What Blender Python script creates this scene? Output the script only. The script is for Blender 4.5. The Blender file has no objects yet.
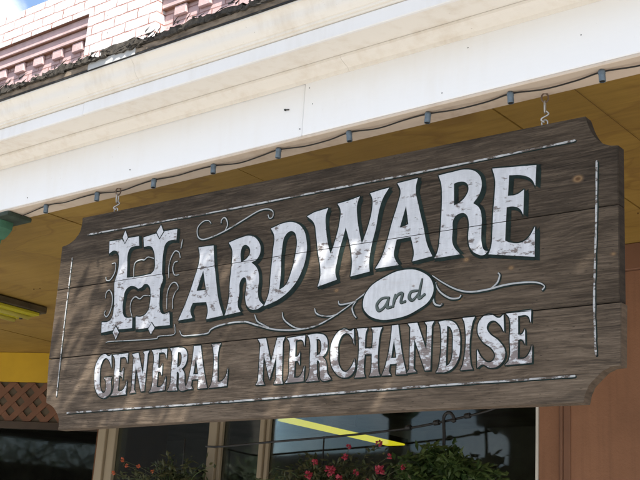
import bpy, bmesh, math, random, json
from mathutils import Vector, Matrix, Quaternion
random.seed(7)
DATA = json.loads(r'''{"W1":[["H",[[[-0.9873,0.3295,0],[-0.9105,0.3283,0],[-0.8936,0.3089,0],[-0.8822,0.3293,0],[-0.8102,0.3285,0],[-0.8019,0.2868,0],[-0.8299,0.2884,1],[-0.8544,0.2834,1],[-0.8664,0.2611,1],[-0.8632,0.21,1],[-0.8586,0.1557,0],[-0.7798,0.1522,0],[-0.7169,0.1564,0],[-0.7008,0.171,1],[-0.7013,0.2107,1],[-0.7127,0.2519,1],[-0.7318,0.2744,1],[-0.7733,0.2784,0],[-0.7814,0.3199,0],[-0.7022,0.3274,0],[-0.6856,0.3017,0],[-0.6738,0.3302,0],[-0.5887,0.3298,0],[-0.5885,0.2822,0],[-0.6215,0.2866,1],[-0.6469,0.2767,1],[-0.6564,0.2448,1],[-0.6571,0.1922,1],[-0.6537,0.1492,0],[-0.645,0.1287,1],[-0.6558,0.0941,1],[-0.6546,0.0486,1],[-0.6499,0.0095,1],[-0.6334,-0.0177,1],[-0.5921,-0.0151,0],[-0.5841,-0.0678,0],[-0.6668,-0.0671,0],[-0.6872,-0.0449,0],[-0.7018,-0.0693,0],[-0.776,-0.0695,0],[-0.7832,-0.0157,0],[-0.7484,-0.0188,1],[-0.7191,-0.0034,1],[-0.7079,0.028,1],[-0.7092,0.0736,1],[-0.7193,0.1041,1],[-0.748,0.117,1],[-0.7646,0.1056,1],[-0.784,0.1011,0],[-0.8067,0.1134,1],[-0.8347,0.1164,1],[-0.8601,0.0991,1],[-0.8654,0.0697,1],[-0.8655,0.0233,1],[-0.8496,-0.011,1],[-0.8028,-0.0185,0],[-0.7987,-0.0624,0],[-0.8778,-0.0611,0],[-0.8966,-0.0398,0],[-0.9094,-0.0617,0],[-0.9802,-0.0672,0],[-0.984,-0.0223,0],[-0.946,-0.0223,1],[-0.9246,-0.0076,1],[-0.9194,0.0351,1],[-0.9242,0.089,1],[-0.931,0.1367,0],[-0.9286,0.1533,0],[-0.9186,0.1826,1],[-0.9157,0.2298,1],[-0.9259,0.2686,1],[-0.9521,0.2856,1],[-0.9824,0.2756,0]]]],["A",[[[-0.4613,0.2357,0],[-0.3808,0.2335,0],[-0.3732,0.1837,1],[-0.3534,0.0907,1],[-0.3323,0.0089,1],[-0.303,-0.0547,0],[-0.3889,-0.0618,0],[-0.3843,-0.0306,1],[-0.396,0.0073,0],[-0.468,0.0103,0],[-0.4785,-0.0168,1],[-0.4641,-0.0501,0],[-0.5392,-0.0535,0],[-0.505,0.0159,1],[-0.4706,0.1087,1],[-0.45,0.1931,1]],[[-0.4254,0.1371,0],[-0.4024,0.0559,0],[-0.453,0.0571,0]]]],["R",[[[-0.3008,0.234,0],[-0.2422,0.2457,1],[-0.1924,0.2478,1],[-0.152,0.2232,1],[-0.1356,0.1822,1],[-0.1513,0.1497,1],[-0.1777,0.14,0],[-0.1484,0.115,1],[-0.1342,0.075,1],[-0.1354,0.0243,1],[-0.1271,-0.0102,1],[-0.1039,-0.0334,0],[-0.1401,-0.0467,1],[-0.1788,-0.0346,1],[-0.1965,0.0052,1],[-0.1952,0.0647,1],[-0.2079,0.085,1],[-0.2266,0.0724,1],[-0.2279,0.0254,1],[-0.2309,-0.0254,1],[-0.2157,-0.0481,0],[-0.2946,-0.0553,0],[-0.2806,-0.0036,1],[-0.2801,0.0739,1],[-0.277,0.1606,1],[-0.2811,0.205,1]],[[-0.2299,0.1462,0],[-0.235,0.1904,1],[-0.2226,0.2133,1],[-0.2,0.2077,1],[-0.187,0.1843,1],[-0.1962,0.1638,1]]]],["D",[[[-0.0903,0.2625,0],[-0.0274,0.2752,1],[0.0201,0.271,1],[0.0636,0.2411,1],[0.0859,0.1834,1],[0.0862,0.1333,1],[0.0696,0.0771,1],[0.0325,0.0234,1],[-0.0265,-0.016,1],[-0.1004,-0.0379,0],[-0.081,0.0103,1],[-0.0778,0.0772,1],[-0.073,0.1785,1],[-0.0717,0.2298,1]],[[-0.0322,0.0178,0],[-0.0286,0.08,1],[-0.0303,0.1731,1],[-0.0136,0.2305,1],[0.0174,0.2365,1],[0.0371,0.2066,1],[0.0361,0.1478,1],[0.0186,0.0747,1],[-0.0041,0.0314,1]]]],["W",[[[0.0811,0.2858,0],[0.1132,0.2962,0],[0.1776,0.3035,0],[0.1685,0.2761,1],[0.171,0.2339,1],[0.186,0.1608,1],[0.1986,0.127,0],[0.2108,0.1576,1],[0.2338,0.2487,1],[0.2336,0.2903,1],[0.2196,0.3133,0],[0.2685,0.3177,0],[0.3179,0.3259,0],[0.3076,0.2968,1],[0.3096,0.2554,1],[0.3231,0.1893,1],[0.3353,0.1473,0],[0.3595,0.2075,1],[0.3747,0.2749,1],[0.3731,0.3102,1],[0.3627,0.3306,0],[0.4043,0.3357,0],[0.4442,0.3386,0],[0.419,0.303,1],[0.4042,0.2589,1],[0.3935,0.197,1],[0.3793,0.1415,1],[0.3703,0.0743,1],[0.3738,0.0411,0],[0.2916,0.0322,0],[0.2956,0.0603,1],[0.2932,0.1065,1],[0.2842,0.1481,1],[0.2612,0.2183,0],[0.2514,0.1816,1],[0.2379,0.1366,1],[0.2286,0.0913,1],[0.2235,0.0572,1],[0.2322,0.0274,0],[0.1471,0.0106,0],[0.1565,0.0415,1],[0.1557,0.0766,1],[0.1413,0.1371,1],[0.1274,0.2101,1],[0.116,0.2536,1]]]],["A",[[[0.4787,0.3492,0],[0.5629,0.3542,0],[0.5557,0.3182,1],[0.5692,0.2535,1],[0.5904,0.1773,1],[0.608,0.1084,1],[0.6296,0.065,0],[0.55,0.0561,0],[0.5555,0.0819,1],[0.5494,0.116,1],[0.5408,0.145,0],[0.4831,0.1426,0],[0.4764,0.1142,1],[0.4735,0.0865,1],[0.4942,0.0505,0],[0.3973,0.0485,0],[0.4203,0.0818,1],[0.441,0.1357,1],[0.4611,0.2069,1],[0.4846,0.2778,1],[0.4929,0.3197,1]],[[0.5177,0.2602,0],[0.5297,0.1915,0],[0.4945,0.184,0]]]],["R",[[[0.6472,0.3497,0],[0.6856,0.3522,0],[0.765,0.3509,1],[0.8013,0.3308,1],[0.8159,0.2979,1],[0.8082,0.2581,1],[0.7848,0.2289,0],[0.8076,0.209,1],[0.8175,0.1724,1],[0.8168,0.1294,1],[0.8185,0.0864,1],[0.8281,0.0612,1],[0.8409,0.0559,0],[0.8283,0.0453,1],[0.7991,0.0526,1],[0.7765,0.0731,1],[0.7677,0.1092,1],[0.7692,0.1631,1],[0.7586,0.1929,1],[0.7405,0.2011,1],[0.7123,0.1876,1],[0.7071,0.1445,1],[0.7094,0.0952,1],[0.7371,0.0582,0],[0.6372,0.0565,0],[0.649,0.0757,1],[0.657,0.1239,1],[0.6615,0.195,1],[0.6627,0.2728,1],[0.6585,0.3184,1]],[[0.7108,0.2319,0],[0.7093,0.31,0],[0.7293,0.3134,1],[0.7567,0.305,1],[0.7661,0.2841,1],[0.7575,0.2606,1],[0.7367,0.2418,1]]]],["E",[[[0.8555,0.3385,0],[1.0167,0.3229,0],[1.0126,0.2531,0],[0.9987,0.2778,1],[0.9707,0.2948,1],[0.9184,0.3048,0],[0.9142,0.2342,0],[0.9454,0.2336,1],[0.9724,0.2463,0],[0.9697,0.1619,0],[0.9568,0.1834,1],[0.9342,0.1947,1],[0.9098,0.1958,0],[0.9047,0.0835,0],[0.9206,0.0751,1],[0.9598,0.0689,1],[0.9875,0.0819,1],[1.0112,0.1161,0],[1.0099,0.0161,0],[0.9376,0.0286,1],[0.8439,0.0449,0],[0.8535,0.068,1],[0.8576,0.1153,1],[0.8599,0.1791,1],[0.8656,0.2538,1],[0.8664,0.2972,1]]]]],"DI":[["d",[[[-0.8947,0.3654,0],[-0.8761,0.3326,0],[-0.8909,0.3099,0],[-0.9069,0.3367,0]]]],["d",[[[-0.6838,0.3604,0],[-0.6665,0.3292,0],[-0.6858,0.3038,0],[-0.7056,0.3326,0]]]],["d",[[[-0.8957,-0.0464,0],[-0.8741,-0.0745,0],[-0.8887,-0.1027,0],[-0.9098,-0.0715,0]]]],["d",[[[-0.6864,-0.0514,0],[-0.6679,-0.0721,0],[-0.685,-0.0975,0],[-0.7029,-0.0743,0]]]]],"W2":[["G",[[[-0.9056,-0.164,0],[-0.8969,-0.2202,0],[-0.9163,-0.1883,1],[-0.9406,-0.1771,1],[-0.9608,-0.2014,1],[-0.9621,-0.2509,1],[-0.9494,-0.3037,1],[-0.9285,-0.3211,1],[-0.9187,-0.3071,1],[-0.9229,-0.2722,0],[-0.9361,-0.2582,0],[-0.8893,-0.2585,0],[-0.8938,-0.2723,0],[-0.8881,-0.3207,1],[-0.9108,-0.3382,1],[-0.9311,-0.3419,1],[-0.9707,-0.3179,1],[-0.9949,-0.2507,1],[-0.987,-0.1866,1],[-0.9481,-0.1592,1],[-0.9184,-0.1707,1]]]],["E",[[[-0.8956,-0.1666,0],[-0.8062,-0.1656,0],[-0.8062,-0.2061,0],[-0.8184,-0.1827,1],[-0.8517,-0.1797,0],[-0.8482,-0.2408,0],[-0.8355,-0.2404,1],[-0.8257,-0.2234,0],[-0.8226,-0.2737,0],[-0.8345,-0.2573,1],[-0.8472,-0.2576,0],[-0.8456,-0.3181,0],[-0.8217,-0.3172,1],[-0.8063,-0.3,1],[-0.7988,-0.2764,0],[-0.7977,-0.3329,0],[-0.8875,-0.3365,0],[-0.8753,-0.3192,1],[-0.8768,-0.2516,1],[-0.8821,-0.1836,1]]]],["N",[[[-0.7823,-0.1714,0],[-0.7471,-0.1683,0],[-0.7102,-0.2587,0],[-0.7102,-0.1781,0],[-0.7199,-0.166,0],[-0.6852,-0.163,0],[-0.693,-0.1766,0],[-0.6942,-0.3247,0],[-0.712,-0.326,0],[-0.7557,-0.2206,0],[-0.7535,-0.3163,0],[-0.7424,-0.3282,0],[-0.7767,-0.3307,0],[-0.768,-0.3174,0],[-0.7721,-0.1834,0]]]],["E",[[[-0.6725,-0.1628,0],[-0.5866,-0.163,0],[-0.587,-0.2027,0],[-0.5985,-0.1796,1],[-0.6305,-0.1764,0],[-0.6281,-0.2366,0],[-0.6159,-0.2363,1],[-0.6061,-0.2195,0],[-0.6038,-0.269,0],[-0.6151,-0.2529,1],[-0.6275,-0.2533,0],[-0.6269,-0.3131,0],[-0.6037,-0.3118,1],[-0.5885,-0.2947,1],[-0.5808,-0.2714,0],[-0.5806,-0.3268,0],[-0.6679,-0.332,0],[-0.6557,-0.3146,1],[-0.656,-0.2475,1],[-0.6599,-0.1799,1]]]],["R",[[[-0.5701,-0.1632,0],[-0.5115,-0.1639,1],[-0.4836,-0.176,1],[-0.4747,-0.2046,1],[-0.4825,-0.2346,1],[-0.4989,-0.2479,0],[-0.4835,-0.2646,1],[-0.4764,-0.3077,1],[-0.4598,-0.3307,0],[-0.5005,-0.3309,1],[-0.5087,-0.2978,1],[-0.5146,-0.2612,1],[-0.5231,-0.2578,0],[-0.5207,-0.3144,0],[-0.5135,-0.3309,0],[-0.5679,-0.3311,0],[-0.5573,-0.3144,1],[-0.5545,-0.2477,1],[-0.56,-0.1769,1]],[[-0.5263,-0.1806,0],[-0.5124,-0.1841,1],[-0.5032,-0.2077,1],[-0.5098,-0.2345,1],[-0.5238,-0.2411,0]]]],["A",[[[-0.4434,-0.1634,0],[-0.4072,-0.1636,0],[-0.3805,-0.2641,1],[-0.3574,-0.3302,0],[-0.4055,-0.3302,0],[-0.4047,-0.2939,0],[-0.4393,-0.2938,0],[-0.4416,-0.3169,0],[-0.431,-0.3301,0],[-0.4731,-0.33,0],[-0.4599,-0.297,1],[-0.4431,-0.1887,1]],[[-0.4271,-0.2106,0],[-0.4091,-0.274,0],[-0.4355,-0.2739,0]]]],["L",[[[-0.3504,-0.1633,0],[-0.3031,-0.163,0],[-0.3118,-0.1799,1],[-0.3063,-0.3097,0],[-0.288,-0.3092,1],[-0.2675,-0.2922,1],[-0.2577,-0.259,0],[-0.259,-0.3281,0],[-0.3471,-0.3308,0],[-0.3367,-0.3139,1],[-0.341,-0.1801,1]]]]],"W3":[["M",[[[-0.12,-0.1605,0],[-0.0808,-0.1614,0],[-0.0505,-0.2548,0],[-0.0268,-0.1627,0],[0.0088,-0.1636,0],[0.0002,-0.1805,0],[0.0053,-0.3165,0],[0.0119,-0.3334,0],[-0.0311,-0.333,0],[-0.0225,-0.3162,0],[-0.0255,-0.2279,0],[-0.0518,-0.3159,0],[-0.0874,-0.2199,0],[-0.0853,-0.3156,0],[-0.0746,-0.3326,0],[-0.1161,-0.3322,0],[-0.106,-0.3153,0],[-0.1065,-0.1781,0]]]],["E",[[[0.02,-0.1685,0],[0.1023,-0.1635,0],[0.1012,-0.204,0],[0.0906,-0.1811,1],[0.06,-0.1794,0],[0.0612,-0.2392,0],[0.073,-0.2387,1],[0.0826,-0.2216,0],[0.0839,-0.2714,0],[0.0734,-0.2553,1],[0.0615,-0.2557,0],[0.061,-0.3149,0],[0.0834,-0.3143,1],[0.0982,-0.2974,1],[0.106,-0.274,0],[0.1053,-0.3303,0],[0.0212,-0.3322,0],[0.0333,-0.3157,1],[0.0343,-0.2502,1],[0.0318,-0.1844,1]]]],["R",[[[0.113,-0.1644,0],[0.1678,-0.1643,1],[0.1946,-0.1761,1],[0.2051,-0.2045,1],[0.1995,-0.2346,1],[0.184,-0.2481,0],[0.2002,-0.2645,1],[0.21,-0.3072,1],[0.2285,-0.3297,0],[0.1861,-0.3309,1],[0.1763,-0.2981,1],[0.1689,-0.2617,1],[0.1603,-0.2585,0],[0.1646,-0.315,0],[0.1726,-0.3313,0],[0.1157,-0.3329,0],[0.1267,-0.3159,1],[0.1288,-0.2489,1],[0.1226,-0.178,1]],[[0.1545,-0.1813,0],[0.1679,-0.1846,1],[0.1778,-0.2081,1],[0.1726,-0.2349,1],[0.1591,-0.2418,0]]]],["C",[[[0.3157,-0.1581,0],[0.3207,-0.2147,0],[0.305,-0.1831,1],[0.2801,-0.1713,1],[0.2564,-0.1948,1],[0.253,-0.2419,1],[0.2623,-0.2885,1],[0.287,-0.3078,1],[0.3094,-0.2941,1],[0.3262,-0.2642,0],[0.324,-0.3069,1],[0.2883,-0.3276,1],[0.2383,-0.3007,1],[0.2187,-0.2423,1],[0.2312,-0.1829,1],[0.2717,-0.1544,1],[0.3037,-0.1647,1]]]],["H",[[[0.3288,-0.159,0],[0.3741,-0.1604,0],[0.3675,-0.1774,1],[0.3668,-0.232,0],[0.3965,-0.2323,0],[0.3973,-0.1782,1],[0.3912,-0.161,0],[0.4357,-0.1624,0],[0.428,-0.179,1],[0.4255,-0.3126,1],[0.4324,-0.329,0],[0.3887,-0.3296,0],[0.3953,-0.3128,1],[0.3962,-0.2526,0],[0.3666,-0.2523,0],[0.3658,-0.3131,1],[0.3719,-0.3298,0],[0.3275,-0.3304,0],[0.3351,-0.3134,1],[0.3363,-0.1765,1]]]],["A",[[[0.4753,-0.1605,0],[0.5006,-0.1597,0],[0.52,-0.2622,1],[0.5391,-0.33,0],[0.4981,-0.3297,0],[0.5,-0.2928,0],[0.4717,-0.2928,0],[0.4683,-0.3162,0],[0.4765,-0.3296,0],[0.4407,-0.3295,0],[0.4546,-0.2962,1],[0.4744,-0.1862,1]],[[0.4852,-0.2081,0],[0.4971,-0.2725,0],[0.4759,-0.2726,0]]]],["N",[[[0.5395,-0.1594,0],[0.5771,-0.1595,0],[0.6151,-0.255,0],[0.6161,-0.1729,0],[0.606,-0.1597,0],[0.6428,-0.1598,0],[0.6344,-0.1729,0],[0.6319,-0.3221,0],[0.6122,-0.3233,0],[0.5666,-0.2132,0],[0.5665,-0.3129,0],[0.5784,-0.3254,0],[0.5403,-0.3277,0],[0.5503,-0.3138,0],[0.55,-0.173,0]]]],["D",[[[0.6598,-0.1634,0],[0.7016,-0.1629,1],[0.7305,-0.1826,1],[0.7432,-0.2424,1],[0.7304,-0.3055,1],[0.6993,-0.3298,1],[0.6544,-0.3316,0],[0.6639,-0.3146,1],[0.6677,-0.1803,1]],[[0.693,-0.1799,0],[0.7054,-0.1864,1],[0.7159,-0.2431,1],[0.704,-0.3065,1],[0.6906,-0.3136,0]]]],["I",[[[0.7508,-0.1589,0],[0.7972,-0.1576,0],[0.7872,-0.1787,1],[0.7824,-0.309,1],[0.7905,-0.3293,0],[0.7459,-0.3298,0],[0.7555,-0.3094,1],[0.7595,-0.1794,1]]]],["S",[[[0.9001,-0.1608,0],[0.903,-0.2173,0],[0.8854,-0.1905,1],[0.86,-0.1768,1],[0.8408,-0.1934,1],[0.8471,-0.2135,1],[0.8862,-0.2469,1],[0.9071,-0.283,1],[0.8923,-0.3175,1],[0.8564,-0.3294,1],[0.8251,-0.3167,1],[0.8073,-0.3269,0],[0.806,-0.2669,0],[0.825,-0.2968,1],[0.8511,-0.3114,1],[0.8705,-0.2964,1],[0.8641,-0.2734,1],[0.8246,-0.2402,1],[0.8069,-0.2031,1],[0.8222,-0.1645,1],[0.8547,-0.1566,1],[0.8852,-0.1705,1]]]],["E",[[[0.9086,-0.1579,0],[0.998,-0.1549,0],[0.9963,-0.1955,0],[0.9851,-0.1723,1],[0.9519,-0.1699,0],[0.9523,-0.2302,0],[0.9652,-0.2299,1],[0.9759,-0.2129,0],[0.9767,-0.2629,0],[0.9654,-0.2466,1],[0.9525,-0.2469,0],[0.951,-0.3065,0],[0.9755,-0.306,1],[0.992,-0.2892,1],[1.0007,-0.2657,0],[0.9993,-0.3221,0],[0.9069,-0.3238,0],[0.9205,-0.3071,1],[0.9227,-0.241,1],[0.9212,-0.1743,1]]]]],"ST":{"scroll":[[[[-0.9563,0.2278,1],[-0.9352,0.2267,1],[-0.9321,0.1977,1],[-0.9396,0.1769,1],[-0.9595,0.1567,1],[-0.9808,0.1584,1],[-0.9855,0.1712,1]],1.5],[[[-0.9752,0.0807,1],[-0.9739,0.1041,1],[-0.956,0.1124,1],[-0.9367,0.0902,1],[-0.9309,0.0495,1],[-0.9418,0.0139,1],[-0.9585,-0.0013,1],[-0.973,0.0134,1],[-0.9671,0.0249,1]],1.5],[[[-0.8167,0.1544,1],[-0.8207,0.1983,1],[-0.8114,0.2186,1],[-0.78,0.2242,1],[-0.7631,0.2208,1],[-0.7425,0.2303,1],[-0.7088,0.2209,1]],1.5],[[[-0.8032,-0.0152,1],[-0.8188,0.019,1],[-0.8168,0.0516,1],[-0.7961,0.068,1],[-0.7673,0.0566,1],[-0.7461,0.0676,1],[-0.7097,0.0639,1]],1.5],[[[-0.6116,0.1282,1],[-0.6171,0.1743,1],[-0.6084,0.2125,1],[-0.5893,0.2364,1],[-0.5666,0.2283,1],[-0.5572,0.2062,1]],1.5],[[[-0.5526,0.2808,1],[-0.5552,0.2647,1],[-0.5573,0.2454,1]],1.5],[[[-0.556,0.1349,1],[-0.5803,0.1363,1],[-0.5937,0.1619,1],[-0.588,0.1872,1],[-0.5711,0.1917,1]],1.5],[[[-0.6076,-0.0009,1],[-0.6127,0.0637,1],[-0.5953,0.1005,1],[-0.5696,0.1029,1],[-0.554,0.0801,1],[-0.5692,0.0624,1],[-0.5789,0.0346,1],[-0.5748,-0.0008,1]],1.5],[[[-0.947,-0.1133,1],[-0.9195,-0.1088,1],[-0.7809,-0.1143,1],[-0.6561,-0.1175,1],[-0.638,-0.1088,1],[-0.5579,-0.1089,1],[-0.5518,-0.0881,1],[-0.5566,-0.0689,1]],1.1]],"flourish_a":[[[[-0.4036,0.3274,1],[-0.4175,0.3404,1],[-0.4471,0.3414,1],[-0.4744,0.3192,1],[-0.4708,0.2848,1],[-0.4478,0.2675,1],[-0.4059,0.2677,1],[-0.3251,0.2856,1],[-0.2389,0.3148,1],[-0.1619,0.3414,1],[-0.1153,0.3439,1],[-0.0872,0.3303,1],[-0.0855,0.3083,1],[-0.1006,0.3043,1],[-0.1086,0.3179,1]],1.6],[[[-0.3289,0.2829,1],[-0.3148,0.3065,1],[-0.3211,0.3298,1],[-0.3346,0.3414,1],[-0.3478,0.3336,1],[-0.3492,0.3222,1]],1.6]],"flourish_b":[[[[-0.5262,-0.0967,1],[-0.5105,-0.116,1],[-0.4699,-0.1192,1],[-0.3805,-0.1185,1],[-0.3611,-0.1044,1],[-0.3261,-0.0937,1],[-0.2656,-0.0872,1],[-0.2153,-0.0877,1],[-0.1803,-0.0908,1],[-0.1149,-0.1116,1],[-0.0415,-0.1309,1],[0.0528,-0.1406,1],[0.1435,-0.1342,1],[0.2091,-0.1127,1],[0.2731,-0.0824,1],[0.3361,-0.0483,1],[0.3568,-0.0368,1]],1.8],[[[-0.143,-0.0673,1],[-0.1287,-0.0924,1],[-0.097,-0.1093,1],[-0.0721,-0.1209,1]],1.7],[[[-0.0107,-0.07,1],[-0.003,-0.094,1],[0.0219,-0.1149,1],[0.0521,-0.1313,1],[0.0814,-0.1393,1]],1.7],[[[0.1394,-0.07,1],[0.1461,-0.0862,1],[0.1692,-0.0975,1],[0.2085,-0.1038,1],[0.2413,-0.0995,1]],1.7],[[[0.2442,-0.0527,1],[0.2504,-0.0651,1],[0.2831,-0.0655,1],[0.3206,-0.0602,1]],1.7],[[[0.3206,-0.0602,1],[0.3055,-0.0812,1],[0.3121,-0.1042,1],[0.3235,-0.1186,1]],1.7]],"flourish_c":[[[[0.6326,-0.0033,1],[0.6735,-0.0315,1],[0.7268,-0.0606,1],[0.7788,-0.0741,1],[0.8423,-0.0727,1],[0.9045,-0.0645,1],[0.9656,-0.0632,1],[1.0195,-0.0691,1],[1.0431,-0.0827,1],[1.0372,-0.0931,1]],1.8],[[[0.8548,-0.0706,1],[0.8772,-0.0536,1],[0.8857,-0.0317,1],[0.8819,-0.0233,1]],1.8],[[[0.6399,-0.0219,1],[0.6609,-0.0596,1],[0.7012,-0.0871,1],[0.7339,-0.0903,1],[0.7428,-0.0831,1]],1.8],[[[0.6467,-0.0286,1],[0.637,-0.0689,1],[0.6418,-0.0987,1],[0.6621,-0.1089,1],[0.6712,-0.1051,1]],1.8]],"and":[[[[0.4576,-0.0603,1],[0.4292,-0.0623,1],[0.41,-0.0823,1],[0.4194,-0.1026,1],[0.4418,-0.0926,1],[0.4591,-0.0628,1]],1.7],[[[0.4591,-0.0628,1],[0.4532,-0.0937,1],[0.4688,-0.0951,1]],1.7],[[[0.4855,-0.0534,1],[0.4772,-0.0935,1]],1.7],[[[0.4795,-0.0793,1],[0.4968,-0.0546,1],[0.5135,-0.0539,1],[0.509,-0.0822,1],[0.5256,-0.0815,1]],1.7],[[[0.5755,-0.0483,1],[0.5495,-0.0504,1],[0.5418,-0.0687,1],[0.5559,-0.0797,1],[0.5773,-0.0628,1]],1.7],[[[0.5921,-0.0107,1],[0.5803,-0.0726,1],[0.6019,-0.0653,1]],1.7]],"border":[[[[-1.1356,0.3796,1],[-0.7519,0.3766,1],[-0.3615,0.3728,1],[0.1806,0.3749,1],[0.6113,0.3753,1],[0.8078,0.3772,1],[1.1514,0.3823,1]],2.2],[[[-1.2191,0.2852,1],[-1.2205,0.1414,1],[-1.2224,-0.0089,1],[-1.2206,-0.3197,1]],2.2],[[[1.2235,0.3003,1],[1.2184,0.1082,1],[1.2136,0.0001,1],[1.2076,-0.1435,1],[1.209,-0.2666,1],[1.2111,-0.3123,1]],2.2],[[[-1.1424,-0.3945,1],[-0.7671,-0.391,1],[-0.3121,-0.3879,1],[0.2247,-0.3795,1],[0.6316,-0.3747,1],[0.8887,-0.3734,1],[1.1422,-0.3714,1]],2.2]]},"OV":[[0.3518,-0.0767,1],[0.3671,-0.029,1],[0.4375,0.0125,1],[0.5218,0.0298,1],[0.5914,0.0133,1],[0.6333,-0.0271,1],[0.6318,-0.0742,1],[0.5748,-0.1159,1],[0.4859,-0.1374,1],[0.4078,-0.1305,1],[0.3632,-0.1022,1]],"PK":[[[-1.1811,0.4641,0],[1.1866,0.4581,0],[1.1996,0.4171,1],[1.2159,0.3852,1],[1.2388,0.359,1],[1.2683,0.3435,1],[1.2944,0.3396,0],[1.292,0.1519,0],[0.8295,0.1463,0],[0.1393,0.148,0],[-0.4329,0.1319,0],[-1.2972,0.1494,0],[-1.297,0.3461,0],[-1.2518,0.3531,1],[-1.2034,0.3788,1],[-1.1789,0.4211,1]],[[-1.2969,0.1476,0],[-0.4327,0.1302,0],[0.1394,0.1465,0],[0.8295,0.1449,0],[1.292,0.1506,0],[1.2883,-0.1509,0],[0.9928,-0.149,0],[0.4863,-0.1494,0],[-0.1598,-0.1564,0],[-1.0494,-0.1593,0],[-1.2999,-0.1587,0]],[[-1.3006,-0.1621,0],[-1.0488,-0.1628,0],[-0.1596,-0.1594,0],[0.4864,-0.1522,0],[0.9928,-0.1515,0],[1.2932,-0.1539,0],[1.2874,-0.3488,0],[1.2444,-0.3535,1],[1.206,-0.3829,1],[1.1792,-0.4125,1],[1.1684,-0.4534,0],[0.6146,-0.4491,0],[-0.3056,-0.4527,0],[-1.1874,-0.4637,0],[-1.1867,-0.4304,1],[-1.2038,-0.3963,1],[-1.2394,-0.3633,1],[-1.2851,-0.3448,0]]],"KN":[[1.16,0.2515],[0.232,-0.0123],[0.9257,-0.0105],[0.7615,0.0377],[1.2722,-0.0072],[0.7355,-0.0934],[0.6609,-0.0106],[0.1306,-0.0036]],"FR":[[-2.714511,3.091318,2.629306],[0.99959,0.028625,-0.000143],[0.000737,-0.020725,0.999785],[0.028616,-0.999375,-0.020738]],"CAM":[[0.779518,0.62334,0.0616359],[0.1350462,-0.263333,0.9552059],[-0.6116488,0.7362765,0.2894525]],"F":1150.666}''')
PXM = 0.00314            # one photo pixel on the sign, in metres
sc = bpy.context.scene
col = sc.collection
R = math.radians

# ------------------------------------------------------------------ helpers
def tag(o, label=None, cat=None, group=None, kind=None):
    if label: o['label'] = label
    if cat: o['category'] = cat
    if group: o['group'] = group
    if kind: o['kind'] = kind
    return o

def empty(name, loc=(0, 0, 0), mat=None):
    o = bpy.data.objects.new(name, None)
    col.objects.link(o)
    if mat is not None: o.matrix_world = mat
    else: o.location = loc
    o.empty_display_size = .1
    return o

ORG = {}
class MB:
    """collects shapes, then links them as one mesh object"""
    def __init__(s): s.bm = bmesh.new()
    def box(s, x0, x1, y0, y1, z0, z1, bev=0):
        vs = [s.bm.verts.new((x, y, z)) for x in (x0, x1) for y in (y0, y1) for z in (z0, z1)]
        fs = []
        for q in ((0, 1, 3, 2), (4, 6, 7, 5), (0, 4, 5, 1), (2, 3, 7, 6), (0, 2, 6, 4), (1, 5, 7, 3)):
            fs.append(s.bm.faces.new([vs[i] for i in q]))
        if bev:
            es = list({e for f in fs for e in f.edges})
            bmesh.ops.bevel(s.bm, geom=es, offset=bev, segments=1, affect='EDGES')
        return s
    def prism(s, prof, axis, a, b):
        """profile polygon (2D) swept along an axis from a to b; axis 'x': (y,z), 'y': (x,z), 'z': (x,y)"""
        def P(p, t):
            return {'x': (t, p[0], p[1]), 'y': (p[0], t, p[1]), 'z': (p[0], p[1], t)}[axis]
        A = [s.bm.verts.new(P(p, a)) for p in prof]; B = [s.bm.verts.new(P(p, b)) for p in prof]
        n = len(prof)
        s.bm.faces.new(A); s.bm.faces.new(B[::-1])
        for i in range(n):
            j = (i + 1) % n
            s.bm.faces.new((A[j], A[i], B[i], B[j]))
        return s
    def tube(s, pts, r, n=8, closed=False, cap=True):
        pts = [Vector(p) for p in pts]; N = len(pts); rings = []
        rr = r if isinstance(r, (list, tuple)) else [r] * N
        prev = None
        for i in range(N):
            if closed: t = pts[(i + 1) % N] - pts[i - 1]
            else: t = pts[min(i + 1, N - 1)] - pts[max(i - 1, 0)]
            t.normalize()
            if prev is None:
                a = t.orthogonal().normalized()
            else:
                a = (prev - t * prev.dot(t))
                a = a.normalized() if a.length > 1e-6 else t.orthogonal().normalized()
            prev = a; b = t.cross(a)
            rings.append([s.bm.verts.new(pts[i] + (a * math.cos(6.2832 * k / n) + b * math.sin(6.2832 * k / n)) * rr[i]) for k in range(n)])
        for i in range(N if closed else N - 1):
            A = rings[i]; B = rings[(i + 1) % N]
            for k in range(n):
                f = s.bm.faces.new((A[k], A[(k + 1) % n], B[(k + 1) % n], B[k])); f.smooth = True
        if cap and not closed:
            s.bm.faces.new(rings[0][::-1]); s.bm.faces.new(rings[-1])
        return s
    def lathe(s, c, prof, n=20, axis=(0, 0, 1)):
        q = Vector((0, 0, 1)).rotation_difference(Vector(axis)); c = Vector(c); rings = []
        for r, h in prof:
            rings.append([s.bm.verts.new(c + q @ Vector((r * math.cos(6.2832 * k / n), r * math.sin(6.2832 * k / n), h))) for k in range(n)])
        for A, B in zip(rings, rings[1:]):
            for k in range(n):
                f = s.bm.faces.new((A[k], A[(k + 1) % n], B[(k + 1) % n], B[k])); f.smooth = True
        return s
    def face(s, pts):
        return s.bm.faces.new([s.bm.verts.new(p) for p in pts])
    def build(s, name, mat, parent=None, recalc=True, smooth=False):
        if recalc: bmesh.ops.recalc_face_normals(s.bm, faces=s.bm.faces)
        me = bpy.data.meshes.new(name); s.bm.to_mesh(me); s.bm.free()
        for m in (mat if isinstance(mat, (list, tuple)) else [mat]): me.materials.append(m)
        o = bpy.data.objects.new(name, me); col.objects.link(o)
        if parent is not None:
            o.parent = parent
            p = parent; off = Vector((0, 0, 0))
            while p is not None:
                if p.get('_abs'): off += p.location
                p = p.parent
            if off.length: me.transform(Matrix.Translation(-off))
        return o

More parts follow.
